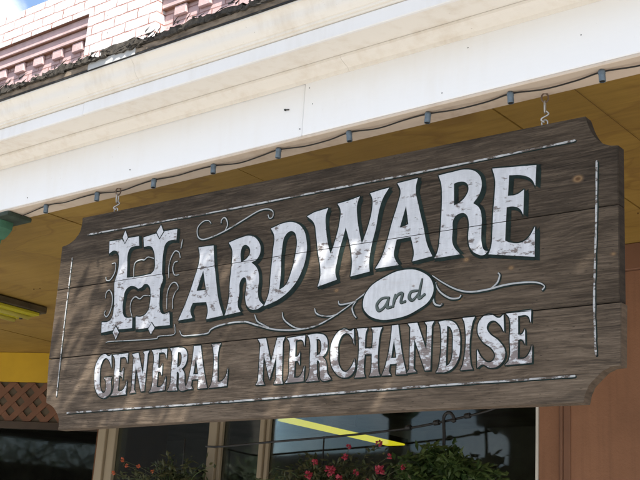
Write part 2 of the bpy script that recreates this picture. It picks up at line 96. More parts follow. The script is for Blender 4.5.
def thing(name, loc, label, cat, group=None):
    """Empty at a thing's base; children may be built in world coordinates"""
    o = empty(name, loc); o['_abs'] = 1
    tag(o, label, cat, group)
    return o

def catmull(pts, k=8):
    P = [Vector(p) for p in pts]; out = []
    for i in range(len(P) - 1):
        p0 = P[max(i - 1, 0)]; p1 = P[i]; p2 = P[i + 1]; p3 = P[min(i + 2, len(P) - 1)]
        for j in range(k):
            t = j / k
            out.append(.5 * ((2 * p1) + (p2 - p0) * t + (2 * p0 - 5 * p1 + 4 * p2 - p3) * t * t + (3 * p1 - p0 - 3 * p2 + p3) * t ** 3))
    out.append(P[-1]); return out

# ------------------------------------------------------------------ materials
def newmat(name):
    m = bpy.data.materials.new(name); m.use_nodes = True
    nt = m.node_tree; b = nt.nodes['Principled BSDF']
    return m, nt, b
def nd(nt, t, **kw):
    n = nt.nodes.new(t)
    for k, v in kw.items():
        if k in n.inputs.keys() if hasattr(n.inputs, 'keys') else False: n.inputs[k].default_value = v
        else: setattr(n, k, v)
    return n
def ramp(nt, fac, stops, interp='LINEAR'):
    n = nt.nodes.new('ShaderNodeValToRGB'); n.color_ramp.interpolation = interp
    el = n.color_ramp.elements
    while len(el) < len(stops): el.new(.5)
    for e, (p, c) in zip(el, stops):
        e.position = p; e.color = (*c, 1) if len(c) == 3 else c
    nt.links.new(fac, n.inputs['Fac']); return n.outputs['Color']
def coords(nt, scale=(1, 1, 1), world=False, rot=(0, 0, 0), loc=(0, 0, 0)):
    if world:
        src = nt.nodes.new('ShaderNodeNewGeometry').outputs['Position']
    else: src = nt.nodes.new('ShaderNodeTexCoord').outputs['Object']
    mp = nt.nodes.new('ShaderNodeMapping'); mp.inputs['Scale'].default_value = scale
    mp.inputs['Rotation'].default_value = rot; mp.inputs['Location'].default_value = loc
    nt.links.new(src, mp.inputs['Vector']); return mp.outputs['Vector']
def noise(nt, vec, scale, detail=4, rough=.6, dist=0):
    n = nt.nodes.new('ShaderNodeTexNoise'); n.inputs['Scale'].default_value = scale
    n.inputs['Detail'].default_value = detail; n.inputs['Roughness'].default_value = rough
    n.inputs['Distortion'].default_value = dist
    nt.links.new(vec, n.inputs['Vector']); return n.outputs['Fac']
def mix(nt, fac, a, b, bt='MIX'):
    n = nt.nodes.new('ShaderNodeMix'); n.data_type = 'RGBA'; n.blend_type = bt
    for v, s in ((fac, n.inputs[0]), (a, n.inputs[6]), (b, n.inputs[7])):
        if isinstance(v, (int, float)): s.default_value = v
        elif isinstance(v, tuple): s.default_value = (*v, 1)
        else: nt.links.new(v, s)
    return n.outputs[2]
def math_(nt, op, a, b=0., c=None, clamp=False):
    n = nt.nodes.new('ShaderNodeMath'); n.operation = op; n.use_clamp = clamp
    for v, s in zip((a, b, c), n.inputs):
        if v is None: continue
        if isinstance(v, (int, float)): s.default_value = v
        else: nt.links.new(v, s)
    return n.outputs[0]
def bump(nt, bsdf, h, strength=.3, dist=.01):
    n = nt.nodes.new('ShaderNodeBump'); n.inputs['Strength'].default_value = strength
    n.inputs['Distance'].default_value = dist
    nt.links.new(h, n.inputs['Height']); nt.links.new(n.outputs[0], bsdf.inputs['Normal'])

def m_plain(name, c, rough=.6, var=.25, scale=6, metal=0, bmp=.1, stretch=(1, 1, 1), spec=.4):
    m, nt, b = newmat(name)
    v = coords(nt, stretch, world=True)
    f = noise(nt, v, scale, 6)
    c1 = tuple(x * (1 - var) for x in c); c2 = tuple(min(1, x * (1 + var)) for x in c)
    nt.links.new(ramp(nt, f, [(.3, c1), (.7, c2)]), b.inputs['Base Color'])
    b.inputs['Roughness'].default_value = rough; b.inputs['Metallic'].default_value = metal
    b.inputs['Specular IOR Level'].default_value = spec
    if bmp: bump(nt, b, noise(nt, v, scale * 6, 4), bmp, .004)
    return m

def m_wall(name, base, stain):
    """sun-bleached painted stucco: patchy fading, rain runs, small scuffs, trowel texture"""
    m, nt, b = newmat(name)
    v = coords(nt, (1, 1, 1), world=True)
    patch = noise(nt, v, 1.8, 6, .65)
    run = noise(nt, coords(nt, (16, 16, .9), world=True), 1.6, 5, .6)
    c = ramp(nt, patch, [(.3, tuple(x * .82 for x in base)), (.7, tuple(x * 1.16 for x in base))])
    c = mix(nt, ramp(nt, run, [(.48, (0, 0, 0)), (.72, (.45,) * 3)]), c, stain)
    sc_ = noise(nt, coords(nt, (7, 7, 26), world=True), 3, 3, .7)
    c = mix(nt, ramp(nt, sc_, [(.69, (0, 0, 0)), (.75, (.35,) * 3)]), c, tuple(min(1, x * 1.9) for x in base))
    nt.links.new(c, b.inputs['Base Color']); b.inputs['Roughness'].default_value = .78; b.inputs['Specular IOR Level'].default_value = .25
    bump(nt, b, math_(nt, 'ADD', noise(nt, v, 90, 4, .7), math_(nt, 'MULTIPLY', noise(nt, v, 22, 3), .8)), .5, .006)
    return m

def m_white(name, base, stain, amount=.5, chips=.0):
    """old gloss house paint: soft stains, drips, small chips"""
    m, nt, b = newmat(name)
    v = coords(nt, (1, 1, 1), world=True)
    f1 = noise(nt, v, 2.3, 6, .65)
    fs = noise(nt, coords(nt, (9, 9, 1.2), world=True), 2.2, 4)
    s = math_(nt, 'MULTIPLY', f1, fs)
    fac = ramp(nt, s, [(.22, (0, 0, 0)), (.48, (amount,) * 3)])
    c = mix(nt, fac, base, stain)
    fine = noise(nt, v, 60, 3, .7)
    sp = ramp(nt, fine, [(.69, (0, 0, 0)), (.74, (1, 1, 1))])
    big = ramp(nt, noise(nt, v, 5, 2), [(.52, (0, 0, 0)), (.7, (chips,) * 3)])
    c = mix(nt, math_(nt, 'MULTIPLY', sp, big), c, (.22, .17, .12))
    nt.links.new(c, b.inputs['Base Color'])
    b.inputs['Roughness'].default_value = .5
    bump(nt, b, noise(nt, coords(nt, (1.5, 14, 14), world=True), 5, 5), .12, .004)
    return m

def m_signwood(name, dark, mid, light, seed, tone=0.):
    m, nt, b = newmat(name)
    v = coords(nt, (1.1, 3, 15), loc=(seed, 0, seed * 3))
    warp = noise(nt, coords(nt, (1.3, 1, 3.2), loc=(seed * 2, 0, 0)), 1.4, 3)
    vv = nt.nodes.new('ShaderNodeVectorMath'); vv.operation = 'ADD'
    cmb = nt.nodes.new('ShaderNodeCombineXYZ')
    nt.links.new(math_(nt, 'MULTIPLY', warp, 2.2), cmb.inputs['Z'])
    nt.links.new(v, vv.inputs[0]); nt.links.new(cmb.outputs[0], vv.inputs[1])
    g = noise(nt, vv.outputs[0], 3.0, 8, .72)
    fine = noise(nt, coords(nt, (3.2, 9, 75), loc=(seed, 0, 0)), 2.2, 6, .75)
    gg = math_(nt, 'ADD', math_(nt, 'MULTIPLY', g, .45), math_(nt, 'MULTIPLY', fine, .55))
    c = ramp(nt, gg, [(.385, dark), (.49, mid), (.615, light)])
    blot = noise(nt, coords(nt, (1.6, 2, 4.5), loc=(0, 0, seed)), 1.7, 5, .6)
    c = mix(nt, ramp(nt, blot, [(.42, (0, 0, 0)), (.68, (.55,) * 3)]), c, tuple(x * .85 for x in light))
    grime = noise(nt, coords(nt, (.9, 2, 3.2), loc=(seed * 7, 0, seed)), 1.9, 6, .7)
    c = mix(nt, ramp(nt, grime, [(.50, (0, 0, 0)), (.66, (.6,) * 3)]), c, tuple(x * .9 for x in dark))
    # thin drying cracks along the grain
    ck = noise(nt, coords(nt, (.55, 4, 60), loc=(seed * 5, 0, 0)), 3.0, 2, .5)
    ckm = ramp(nt, ck, [(.33, (1, 1, 1)), (.365, (0, 0, 0))])
    c = mix(nt, math_(nt, 'MULTIPLY', ckm, .45), c, (.02, .015, .012))
    pit = noise(nt, coords(nt, (14, 9, 60), loc=(seed, 0, seed)), 2.5, 3, .6)
    c = mix(nt, ramp(nt, pit, [(.62, (0, 0, 0)), (.70, (.7,) * 3)]), c, tuple(x * .5 for x in dark))
    # knots
    pos = nt.nodes.new('ShaderNodeTexCoord').outputs['Object']
    for kx, kz in DATA['KN'][:6]:
        vd = nt.nodes.new('ShaderNodeVectorMath'); vd.operation = 'SUBTRACT'
        nt.links.new(pos, vd.inputs[0]); vd.inputs[1].default_value = (kx, 0, kz)
        mp = nt.nodes.new('ShaderNodeVectorMath'); mp.operation = 'MULTIPLY'
        nt.links.new(vd.outputs[0], mp.inputs[0]); mp.inputs[1].default_value = (.6, 0, .85)
        ln = nt.nodes.new('ShaderNodeVectorMath'); ln.operation = 'LENGTH'
        nt.links.new(mp.outputs[0], ln.inputs[0])
        d = math_(nt, 'ADD', ln.outputs['Value'], math_(nt, 'MULTIPLY', math_(nt, 'SUBTRACT', warp, .5), .03))
        kc = ramp(nt, d, [(.0015, (.10, .05, .02)), (.003, (.26, .165, .085)), (.006, (.17, .10, .045)), (.009, (.09, .06, .04))])
        km = ramp(nt, d, [(.006, (.85,) * 3), (.0105, (0, 0, 0))])
        c = mix(nt, km, c, kc)
    nt.links.new(c, b.inputs['Base Color'])
    b.inputs['Roughness'].default_value = .82; b.inputs['Specular IOR Level'].default_value = .22
    bump(nt, b, math_(nt, 'SUBTRACT', gg, math_(nt, 'MULTIPLY', ckm, .5)), .55, .006)
    return m

def m_letter(name, base, chip, amount, zlo=None, zhi=None, lowamt=0.):
    """brushed white sign paint chipped off along the grain"""
    m, nt, b = newmat(name)
    n1 = noise(nt, coords(nt, (8, 1, 13)), 3.0, 6, .65)
    n2 = noise(nt, coords(nt, (20, 1, 90)), 2.0, 4, .7)
    n3 = noise(nt, coords(nt, (5, 1, 7)), 1.5, 3)
    s = math_(nt, 'ADD', math_(nt, 'MULTIPLY', n1, .55), math_(nt, 'ADD', math_(nt, 'MULTIPLY', n2, .25), math_(nt, 'MULTIPLY', n3, .2)))
    thr = amount
    if zlo is not None:
        sx = nt.nodes.new('ShaderNodeSeparateXYZ')
        nt.links.new(nt.nodes.new('ShaderNodeTexCoord').outputs['Object'], sx.inputs[0])
        g = nt.nodes.new('ShaderNodeMapRange'); nt.links.new(sx.outputs['Z'], g.inputs['Value'])
        g.inputs['From Min'].default_value = zlo; g.inputs['From Max'].default_value = zhi
        g.inputs['To Min'].default_value = lowamt; g.inputs['To Max'].default_value = 0
        s = math_(nt, 'SUBTRACT', s, g.outputs[0])
    k = ramp(nt, s, [(thr - .02, (1, 1, 1)), (thr + .02, (0, 0, 0))])
    br = noise(nt, coords(nt, (30, 1, 6)), 2, 4)
    c0 = mix(nt, ramp(nt, br, [(.35, (0, 0, 0)), (.75, (.7,) * 3)]), base, tuple(x * .66 for x in base))
    c0 = mix(nt, ramp(nt, n3, [(.45, (0, 0, 0)), (.7, (.6,) * 3)]), c0, tuple(x * .72 for x in base))
    grain = ramp(nt, noise(nt, coords(nt, (4, 9, 120)), 2.2, 4, .7), [(.3, tuple(x * .7 for x in chip)), (.7, tuple(x * 1.25 for x in chip))])
    c = mix(nt, k, c0, grain)
    nt.links.new(c, b.inputs['Base Color'])
    b.inputs['Roughness'].default_value = .6; b.inputs['Specular IOR Level'].default_value = .3
    thin = noise(nt, coords(nt, (3, 1, 70)), 2.4, 5, .75)
    c = mix(nt, ramp(nt, thin, [(.56, (0, 0, 0)), (.74, (.6,) * 3)]), c, tuple(x * 1.6 for x in chip))
    nt.links.new(c, b.inputs['Base Color'])
    bump(nt, b, math_(nt, 'SUBTRACT', n2, k), .45, .003)
    return m

def m_brick(name, brick, brick2, mortar, bw, bh, wear=.0):
    m, nt, b = newmat(name)
    g = nt.nodes.new('ShaderNodeNewGeometry')
    sx = nt.nodes.new('ShaderNodeSeparateXYZ'); nt.links.new(g.outputs['Position'], sx.inputs[0])
    cx = nt.nodes.new('ShaderNodeCombineXYZ')
    nt.links.new(math_(nt, 'ADD', sx.outputs['X'], sx.outputs['Y']), cx.inputs['X']); nt.links.new(sx.outputs['Z'], cx.inputs['Y'])
    nz = nt.nodes.new('ShaderNodeTexNoise'); nz.inputs['Scale'].default_value = 14; nt.links.new(g.outputs['Position'], nz.inputs['Vector'])
    wv = nt.nodes.new('ShaderNodeVectorMath'); wv.operation = 'MULTIPLY_ADD'
    nt.links.new(nz.outputs['Color'], wv.inputs[0]); wv.inputs[1].default_value = (.014, .014, 0); nt.links.new(cx.outputs[0], wv.inputs[2])
    t = nt.nodes.new('ShaderNodeTexBrick'); nt.links.new(wv.outputs[0], t.inputs['Vector'])
    t.inputs['Scale'].default_value = 1; t.inputs['Brick Width'].default_value = bw; t.inputs['Row Height'].default_value = bh
    t.inputs['Mortar Size'].default_value = .0058; t.inputs['Mortar Smooth'].default_value = .3
    t.inputs['Color1'].default_value = (*brick, 1); t.inputs['Color2'].default_value = (*brick2, 1); t.inputs['Mortar'].default_value = (*mortar, 1)
    # much of the joint is painted over as well
    pn = noise(nt, g.outputs['Position'], 7, 4)
    keep = ramp(nt, pn, [(.36, (.3,) * 3), (.58, (1, 1, 1))])
    mf = math_(nt, 'MULTIPLY', t.outputs['Fac'], keep)
    vari = ramp(nt, noise(nt, g.outputs['Position'], 9, 5), [(.3, brick2), (.7, brick)])
    c = mix(nt, mf, mix(nt, .5, t.outputs['Color'], vari), mortar)
    sp = ramp(nt, noise(nt, g.outputs['Position'], 26, 2), [(.67, (0, 0, 0)), (.70, (wear,) * 3)])
    c = mix(nt, sp, c, (.12, .09, .07))
    nt.links.new(c, b.inputs['Base Color']); b.inputs['Roughness'].default_value = .8
    h = math_(nt, 'SUBTRACT', math_(nt, 'MULTIPLY', noise(nt, g.outputs['Position'], 40, 4), .3), t.outputs['Fac'])
    bump(nt, b, h, .8, .012)
    return m

def m_glass(name):
    m = bpy.data.materials.new(name); m.use_nodes = True; nt = m.node_tree; nt.nodes.clear()
    out = nt.nodes.new('ShaderNodeOutputMaterial'); mx = nt.nodes.new('ShaderNodeMixShader')
    tr = nt.nodes.new('ShaderNodeBsdfTransparent'); gl = nt.nodes.new('ShaderNodeBsdfGlossy')
    tr.inputs['Color'].default_value = (.74, .77, .74, 1)
    gl.inputs['Roughness'].default_value = .03; gl.inputs['Color'].default_value = (.9, .95, 1, 1)
    fr = nt.nodes.new('ShaderNodeFresnel'); fr.inputs['IOR'].default_value = 1.5
    nt.links.new(math_(nt, 'MULTIPLY', fr.outputs[0], .58, clamp=True), mx.inputs['Fac'])
    # old plate glass is never quite flat
    bp = nt.nodes.new('ShaderNodeBump'); bp.inputs['Strength'].default_value = .02; bp.inputs['Distance'].default_value = .02
    nt.links.new(noise(nt, coords(nt, (1, 1, 1), world=True), 2.5, 2), bp.inputs['Height'])
    nt.links.new(bp.outputs[0], gl.inputs['Normal']); nt.links.new(tr.outputs[0], mx.inputs[1]); nt.links.new(gl.outputs[0], mx.inputs[2])
    nt.links.new(mx.outputs[0], out.inputs['Surface']); return m

def m_emit(name, c, s):
    m, nt, b = newmat(name)
    b.inputs['Base Color'].default_value = (*c, 1); b.inputs['Emission Color'].default_value = (*c, 1); b.inputs['Emission Strength'].default_value = s
    return m

def m_ceiling(name):
    m, nt, b = newmat(name)
    v = coords(nt, (1.3, 16, 1), world=True)
    g = noise(nt, v, 2.4, 7, .7)
    big = noise(nt, coords(nt, (1, .6, 1), world=True), 1.7, 5, .6)
    f = math_(nt, 'ADD', math_(nt, 'MULTIPLY', g, .5), math_(nt, 'MULTIPLY', big, .5))
    c = ramp(nt, f, [(.33, (.20, .122, .022)), (.52, (.29, .18, .036)), (.68, (.355, .225, .054))])
    dirt = ramp(nt, noise(nt, coords(nt, (1, 1, 1), world=True), 34, 3), [(.7, (0, 0, 0)), (.78, (.5,) * 3)])
    c = mix(nt, dirt, c, (.16, .08, .02))
    wm = noise(nt, coords(nt, (1, 1.6, 1), world=True), 1.1, 3, .5, 1.2)
    ringm = ramp(nt, wm, [(.50, (0, 0, 0)), (.535, (.5,) * 3), (.55, (.12,) * 3), (.7, (.28,) * 3)])
    c = mix(nt, ringm, c, (.15, .075, .018))
    nt.links.new(c, b.inputs['Base Color']); b.inputs['Roughness'].default_value = .55
    bump(nt, b, g, .25, .004)
    return m

def m_leaf(name, a, b_, tr=.35):
    m, nt, b = newmat(name)
    oi = nt.nodes.new('ShaderNodeNewGeometry')
    f = noise(nt, oi.outputs['Position'], 18, 2)
    rnd = math_(nt, 'ADD', math_(nt, 'MULTIPLY', oi.outputs['Random Per Island'], .6), math_(nt, 'MULTIPLY', f, .4))
    c = ramp(nt, rnd, [(.2, a), (.75, b_)])
    nt.links.new(c, b.inputs['Base Color']); b.inputs['Roughness'].default_value = .45
    t = nt.nodes.new('ShaderNodeBsdfTranslucent'); nt.links.new(c, t.inputs['Color'])
    mx = nt.nodes.new('ShaderNodeMixShader'); mx.inputs[0].default_value = tr
    out = nt.nodes['Material Output']
    nt.links.new(b.outputs[0], mx.inputs[1]); nt.links.new(t.outputs[0], mx.inputs[2]); nt.links.new(mx.outputs[0], out.inputs['Surface'])
    return m

M = dict(
    fascia=m_white('white_house_paint', (.87, .865, .86), (.78, .73, .66), .3, .35),
    cream=m_white('cream_trim_paint', (.78, .735, .665), (.56, .46, .34), .6, .9),
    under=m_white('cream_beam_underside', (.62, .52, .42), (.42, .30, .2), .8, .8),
    strip=m_white('white_gutter_strip', (.80, .785, .765), (.6, .55, .47), .35, .3),
    ceiling=m_ceiling('mustard_ceiling_paint'),
    seam=m_plain('ceiling_seam_dark', (.10, .05, .012), .8, .3),
    felt=m_plain('torn_roofing_felt', (.05, .043, .034), .95, .7, 45, bmp=.8),
    drip=m_plain('weathered_drip_edge', (.19, .15, .11), .8, .6, 14, stretch=(1, 1, 3)),
    flash=m_plain('painted_flashing', (.42, .42, .41), .5, .12, 9),
    pinkw=m_brick('white_painted_brick', (.80, .765, .75), (.74, .69, .67), (.30, .13, .10), .26, .083, .8),
    pink=m_brick('pink_painted_brick', (.53, .36, .35), (.48, .33, .32), (.30, .16, .14), .26, .083, .25),
    endgrain=m_plain('dark_end_grain', (.032, .025, .019), .9, .5, 12, stretch=(6, 1, 6), bmp=.4),
    endgrain_tan=m_plain('tan_end_grain', (.10, .074, .052), .9, .45, 14, stretch=(6, 1, 6), bmp=.4),
    joint=m_plain('bare_mortar_joint', (.25, .13, .09), .9, .3, 20),
    pinkp=m_plain('pink_paint', (.51, .355, .345), .8, .14, 9, bmp=.6),
    terra=m_wall('terracotta_wall_paint', (.255, .127, .072), (.17, .085, .05)),
    terra2=m_plain('terracotta_trim_paint', (.185, .09, .052), .6, .14, 4),
    yellow=m_plain('yellow_lintel_paint', (.52, .325, .018), .55, .12, 3),
    mull=m_plain('tan_window_post', (.27, .215, .14), .6, .12, 5, stretch=(1, 1, .3)),
    mullw=m_plain('pale_window_edge', (.66, .64, .58), .5, .1, 5),
    dark=m_plain('dark_interior', (.34, .31, .27), .9, .3, 2),
    floor=m_plain('store_floor', (.10, .08, .06), .6, .3, 3),
    glass=m_glass('window_glass'),
    iron=m_plain('black_iron', (.018, .018, .018), .5, .4, 30, bmp=.2),
    cable=m_plain('dark_cable', (.02, .018, .016), .6, .3),
    chain=m_plain('galvanised_chain', (.42, .40, .37), .42, .3, 60, metal=.8),
    rust=m_plain('rusty_eye_screw', (.17, .12, .09), .7, .4, 60, metal=.4),
    socket=m_plain('blue_grey_socket', (.105, .14, .17), .45, .3, 50),
    gap_black=m_plain('socket_and_slot_black', (.02, .02, .02), .8, .3),  # plain black for socket insides and the slot's shade strip
    green=m_plain('sea_green_bracket_paint', (.05, .14, .085), .55, .3, 12),
    gdark=m_plain('dark_green_plate', (.03, .045, .032), .7, .6, 18),
    olive=m_plain('fixture_housing', (.07, .055, .03), .5, .4, 8),
    tube=m_plain('yellow_lens', (.42, .38, .025), .25, .1, 6, spec=.6),
    paletube=m_plain('pale_yellow_tube', (.72, .66, .16), .3, .08, 6),
    lit=m_emit('lit_yellow_tube', (1., .86, .03), .40),
    shade=m_plain('dark_green_sign_paint', (.0105, .019, .0165), .8, .5, 40, spec=.15),
    asphalt=m_plain('asphalt', (.06, .06, .06), .9, .3, 3, bmp=.3),
    concrete=m_plain('concrete', (.40, .388, .365), .85, .2, 2.5, bmp=.2),
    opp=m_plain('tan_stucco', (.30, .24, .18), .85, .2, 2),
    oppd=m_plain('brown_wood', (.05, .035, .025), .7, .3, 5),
    bark=m_plain('bark', (.12, .09, .065), .9, .4, 12, bmp=.5),
    leaf=m_leaf('tree_leaf', (.035, .06, .018), (.10, .13, .04)),
    fern=m_leaf('basket_leaf', (.035, .075, .02), (.13, .19, .06)),
    dimleaf=m_leaf('dull_leaf', (.04, .06, .025), (.13, .13, .06)),
    petal=m_leaf('pink_petal', (.34, .022, .05), (.52, .06, .10), .3),
    orange=m_leaf('orange_petal', (.5, .09, .03), (.62, .16, .06), .3),
    basket=m_plain('coir_basket', (.12, .075, .04), .95, .4, 30, bmp=.6),
    latt=m_plain('terracotta_lattice', (.16, .075, .042), .7, .2, 6),
    lattb=m_plain('grey_green_backing', (.10, .078, .052), .8, .3, 5),
    lpaint=m_letter('white_sign_paint', (.60, .61, .635), (.16, .135, .125), .43, -.10, .22, .035),
    gpaint=m_letter('worn_white_sign_paint', (.64, .65, .67), (.20, .168, .158), .44, -.36, -.17, .11),
    script=m_plain('grey_green_script_paint', (.075, .095, .088), .7, .4, 30),
    oval=m_letter('white_oval_paint', (.62, .63, .65), (.3, .26, .24), .40),
    line=m_letter('worn_line_paint', (.46, .46, .455), (.09, .07, .055), .485),
    curl=m_letter('grey_scroll_paint', (.43, .44, .44), (.13, .11, .095), .44),
)
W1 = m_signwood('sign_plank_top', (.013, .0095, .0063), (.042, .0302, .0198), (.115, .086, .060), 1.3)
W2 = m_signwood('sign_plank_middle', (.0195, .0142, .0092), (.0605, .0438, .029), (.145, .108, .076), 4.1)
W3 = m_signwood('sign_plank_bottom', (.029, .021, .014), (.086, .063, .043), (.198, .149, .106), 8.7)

# ------------------------------------------------------------------ the hanging sign
SC, U, V, N = [Vector(v) for v in DATA['FR']]
SM = Matrix(((U.x, -N.x, V.x, SC.x), (U.y, -N.y, V.y, SC.y), (U.z, -N.z, V.z, SC.z), (0, 0, 0, 1)))   # local x = along, y = into the board, z = up
sign = empty('hanging_sign', mat=SM)
tag(sign, 'long dark brown wooden sign with white HARDWARE lettering hanging on chains', 'sign')
S1, S2, TH = .148, -.1575, .047

def plank(poly, mat):
    # smooth the flagged points with a Catmull-Rom through the outline
    pts = []
    n = len(poly)
    for i in range(n):
        a, b = poly[i], poly[(i + 1) % n]
        pts.append((a[0], a[1]))
        if a[2] or b[2]:
            p0 = poly[i - 1] if a[2] else a; p3 = poly[(i + 2) % n] if b[2] else b
            q = catmull([(p0[0], p0[1], 0), (a[0], a[1], 0), (b[0], b[1], 0), (p3[0], p3[1], 0)], 4)
            pts += [(v.x, v.y) for v in q[5:8]]
    mb = MB()
    mb.prism([(x, z) for x, z in pts], 'y', 0, TH)
    bm = mb.bm
    es = [e for e in bm.edges if abs(e.verts[0].co.y - e.verts[1].co.y) < 1e-6]
    bmesh.ops.bevel(bm, geom=es, offset=.0022, segments=2, affect='EDGES')
    o = mb.build('plank', [mat, M['endgrain_tan' if mat is W3 else 'endgrain']], sign)
    for p in o.data.polygons:
        if p.normal.y > -.5: p.material_index = 1
    return o
pk = [[list(p) for p in poly] for poly in DATA['PK']]
for poly, lo, hi in ((pk[0], S1 + .0013, None), (pk[1], S2 + .0018, S1 - .0013), (pk[2], None, S2 - .0018)):
    for p in poly:
        if lo is not None and abs(p[1] - lo) < .03 and abs(p[1] - (lo)) < .03: p[1] = lo
        if hi is not None and abs(p[1] - hi) < .03: p[1] = hi
def dedupe(poly):
    return [p for i, p in enumerate(poly) if abs(p[0] - poly[i - 1][0]) + abs(p[1] - poly[i - 1][1]) > .004]
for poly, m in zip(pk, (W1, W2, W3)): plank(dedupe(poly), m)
mb = MB()
for x in (-.95, 0, .95):
    mb = MB(); mb.box(x - .045, x + .045, TH + .001, TH + .02, -.38, .36, .002); mb.build('batten', W2, sign)

def fill2d(splines, h):
    """flat filled outline(s) -> bmesh, in the sign's x/z plane at height h in front of the board"""
    cu = bpy.data.curves.new('outline', 'CURVE'); cu.dimensions = '2D'; cu.fill_mode = 'BOTH'; cu.resolution_u = 5
    for pts in splines:
        sp = cu.splines.new('BEZIER'); sp.bezier_points.add(len(pts) - 1); sp.use_cyclic_u = True
        for bp, (x, y, s) in zip(sp.bezier_points, pts):
            bp.co = (x, y, 0)
            t = 'AUTO' if s else 'VECTOR'
            bp.handle_left_type = t; bp.handle_right_type = t
    o = bpy.data.objects.new('outline', cu); col.objects.link(o)
    bpy.context.view_layer.update()
    me = bpy.data.meshes.new_from_object(o.evaluated_get(bpy.context.evaluated_depsgraph_get()))
    bpy.data.objects.remove(o); bpy.data.curves.remove(cu)
    bm = bmesh.new(); bm.from_mesh(me); bpy.data.meshes.remove(me)
    for v in bm.verts: v.co = (v.co.x, -h, v.co.y)
    # split along the board joints, so the crack between planks runs through the paint
    for s in (S1, S2):
        for z in (s - .0012, s + .0012):
            bmesh.ops.bisect_plane(bm, geom=bm.verts[:] + bm.edges[:] + bm.faces[:], plane_co=(0, 0, z), plane_no=(0, 0, 1))
        kill = [f for f in bm.faces if s - .0011 < f.calc_center_median().z < s + .0011]
        bmesh.ops.delete(bm, geom=kill, context='FACES')
    for f in bm.faces:
        f.normal_update()
        if f.normal.y > 0: f.normal_flip()
    return bm
def link_bm(bm, name, mat, parent):
    me = bpy.data.meshes.new(name); bm.to_mesh(me); bm.free(); me.materials.append(mat)
    o = bpy.data.objects.new(name, me); col.objects.link(o); o.parent = parent
    return o

def word(letters, drop, outline, mat, h0, label):
    tot = bmesh.new()
    for li, (ch, spl) in enumerate(letters):
        k = 0
        offs = [(math.cos(a * .7854) * outline, math.sin(a * .7854) * outline) for a in range(8)]
        for j in range(1, 6): offs.append((drop[0] * j / 5 + outline * .6, drop[1] * j / 5 - outline * .6))
        offs.append((drop[0] + outline * .3, 0)); offs.append((0, drop[1] - outline * .3))
        for ox, oy in offs:
            bm = fill2d([[(x + ox, y + oy, s) for x, y, s in p] for p in spl], h0 + .00003 * k + .000011 * li)
            me = bpy.data.meshes.new('t'); bm.to_mesh(me); bm.free(); tot.from_mesh(me); bpy.data.meshes.remove(me)
            k += 1
    w = link_bm(tot, 'painted_word', M['shade'], sign); w['label'] = label
    for ch, spl in letters:
        link_bm(fill2d(spl, h0 + .0009), 'painted_letter', mat, w)
    return w
pxm = PXM
wh = word(DATA['W1'], (4.6 * pxm, -3.4 * pxm), 1.7 * pxm, M['lpaint'], .0004, 'HARDWARE in large white serif capitals shaded dark green')
for nme, spl in DATA['DI']:
    s = [[(x, y, q) for x, y, q in spl[0]]]
    cx = sum(p[0] for p in s[0]) / 4; cy = sum(p[1] for p in s[0]) / 4
    big = [[(cx + (x - cx) * 1.32, cy + (y - cy) * 1.22, q) for x, y, q in s[0]]]
    d = link_bm(fill2d(big, .0016), 'diamond_border', M['shade'], sign)
    link_bm(fill2d(s, .0020), 'diamond', M['lpaint'], d)
word(DATA['W2'], (1.2 * pxm, -.9 * pxm), 1.5 * pxm, M['gpaint'], .0004, 'GENERAL in worn white serif capitals outlined dark green')
word(DATA['W3'], (1.2 * pxm, -.9 * pxm), 1.5 * pxm, M['gpaint'], .0004, 'MERCHANDISE in peeling white serif capitals outlined dark green')

def ribbon(pts, w, h, taper=True, off=(0, 0), wob=0):
    P = catmull([(p[0] + off[0], p[1] + off[1], 0) for p in pts], 8)
    n = len(P); bm = bmesh.new(); L = []; Rr = []
    for i, p in enumerate(P):
        t = (P[min(i + 1, n - 1)] - P[max(i - 1, 0)]).normalized(); nn = Vector((-t.y, t.x, 0))
        f = i / (n - 1); ww = w / 2
        if taper: ww *= (.62 + .6 * math.sin(math.pi * min(1, f * 1.05)) ** .7) if f < .93 else .95
        if wob: ww *= 1 + wob * math.sin(i * 1.7) * math.cos(i * .6)
        hh = h + .0002 * f
        a = p + nn * ww; b = p - nn * ww
        L.append(bm.verts.new((a.x, -hh, a.y))); Rr.append(bm.verts.new((b.x, -hh, b.y)))
    for i in range(n - 1):
        bm.faces.new((Rr[i], Rr[i + 1], L[i + 1], L[i]))
    # round brush dab at both ends
    for c, ww, hh in ((P[0], w * .36, h), (P[-1], w * (.55 if taper else .4), h + .0002)):
        bm.faces.new([bm.verts.new((c.x + ww * math.cos(a * .5236), -hh - .00005, c.y + ww * math.sin(a * .5236))) for a in range(12)])
    for f in bm.faces:
        f.normal_update()
        if f.normal.y > 0: f.normal_flip()
    return bm
def strokes(key, name, mat, taper, h, shade=True, so=(1.1, -1.1), extra=1.5, wob=0, joined=True):
    jobs = [DATA['ST'][key]] if joined else [[d] for d in DATA['ST'][key]]
    n = 0
    for job in jobs:
        tw = bmesh.new(); ts = bmesh.new()
        for pts, w in job:
            for T, ww, hh, off in ((tw, w * pxm, h + .0006 + .00003 * n, (0, 0)), (ts, (w + extra) * pxm, h + .00003 * n, (so[0] * pxm, so[1] * pxm))):
                bm = ribbon(pts, ww, hh, taper, off, wob); me = bpy.data.meshes.new('t'); bm.to_mesh(me); bm.free(); T.from_mesh(me); bpy.data.meshes.remove(me)
            n += 1
        o = link_bm(tw, name, mat, sign)
        if shade: link_bm(ts, 'painted_shadow', M['shade'], o)
        else: ts.free()
    return o
for d in DATA['ST']['border']: d[1] = 2.0
for k in ('flourish_a', 'flourish_b', 'flourish_c', 'scroll'):
    for d in DATA['ST'][k]: d[1] *= .85
strokes('border', 'border_line', M['line'], False, .0003, so=(.9, -.9), extra=.9, wob=.22, joined=False)
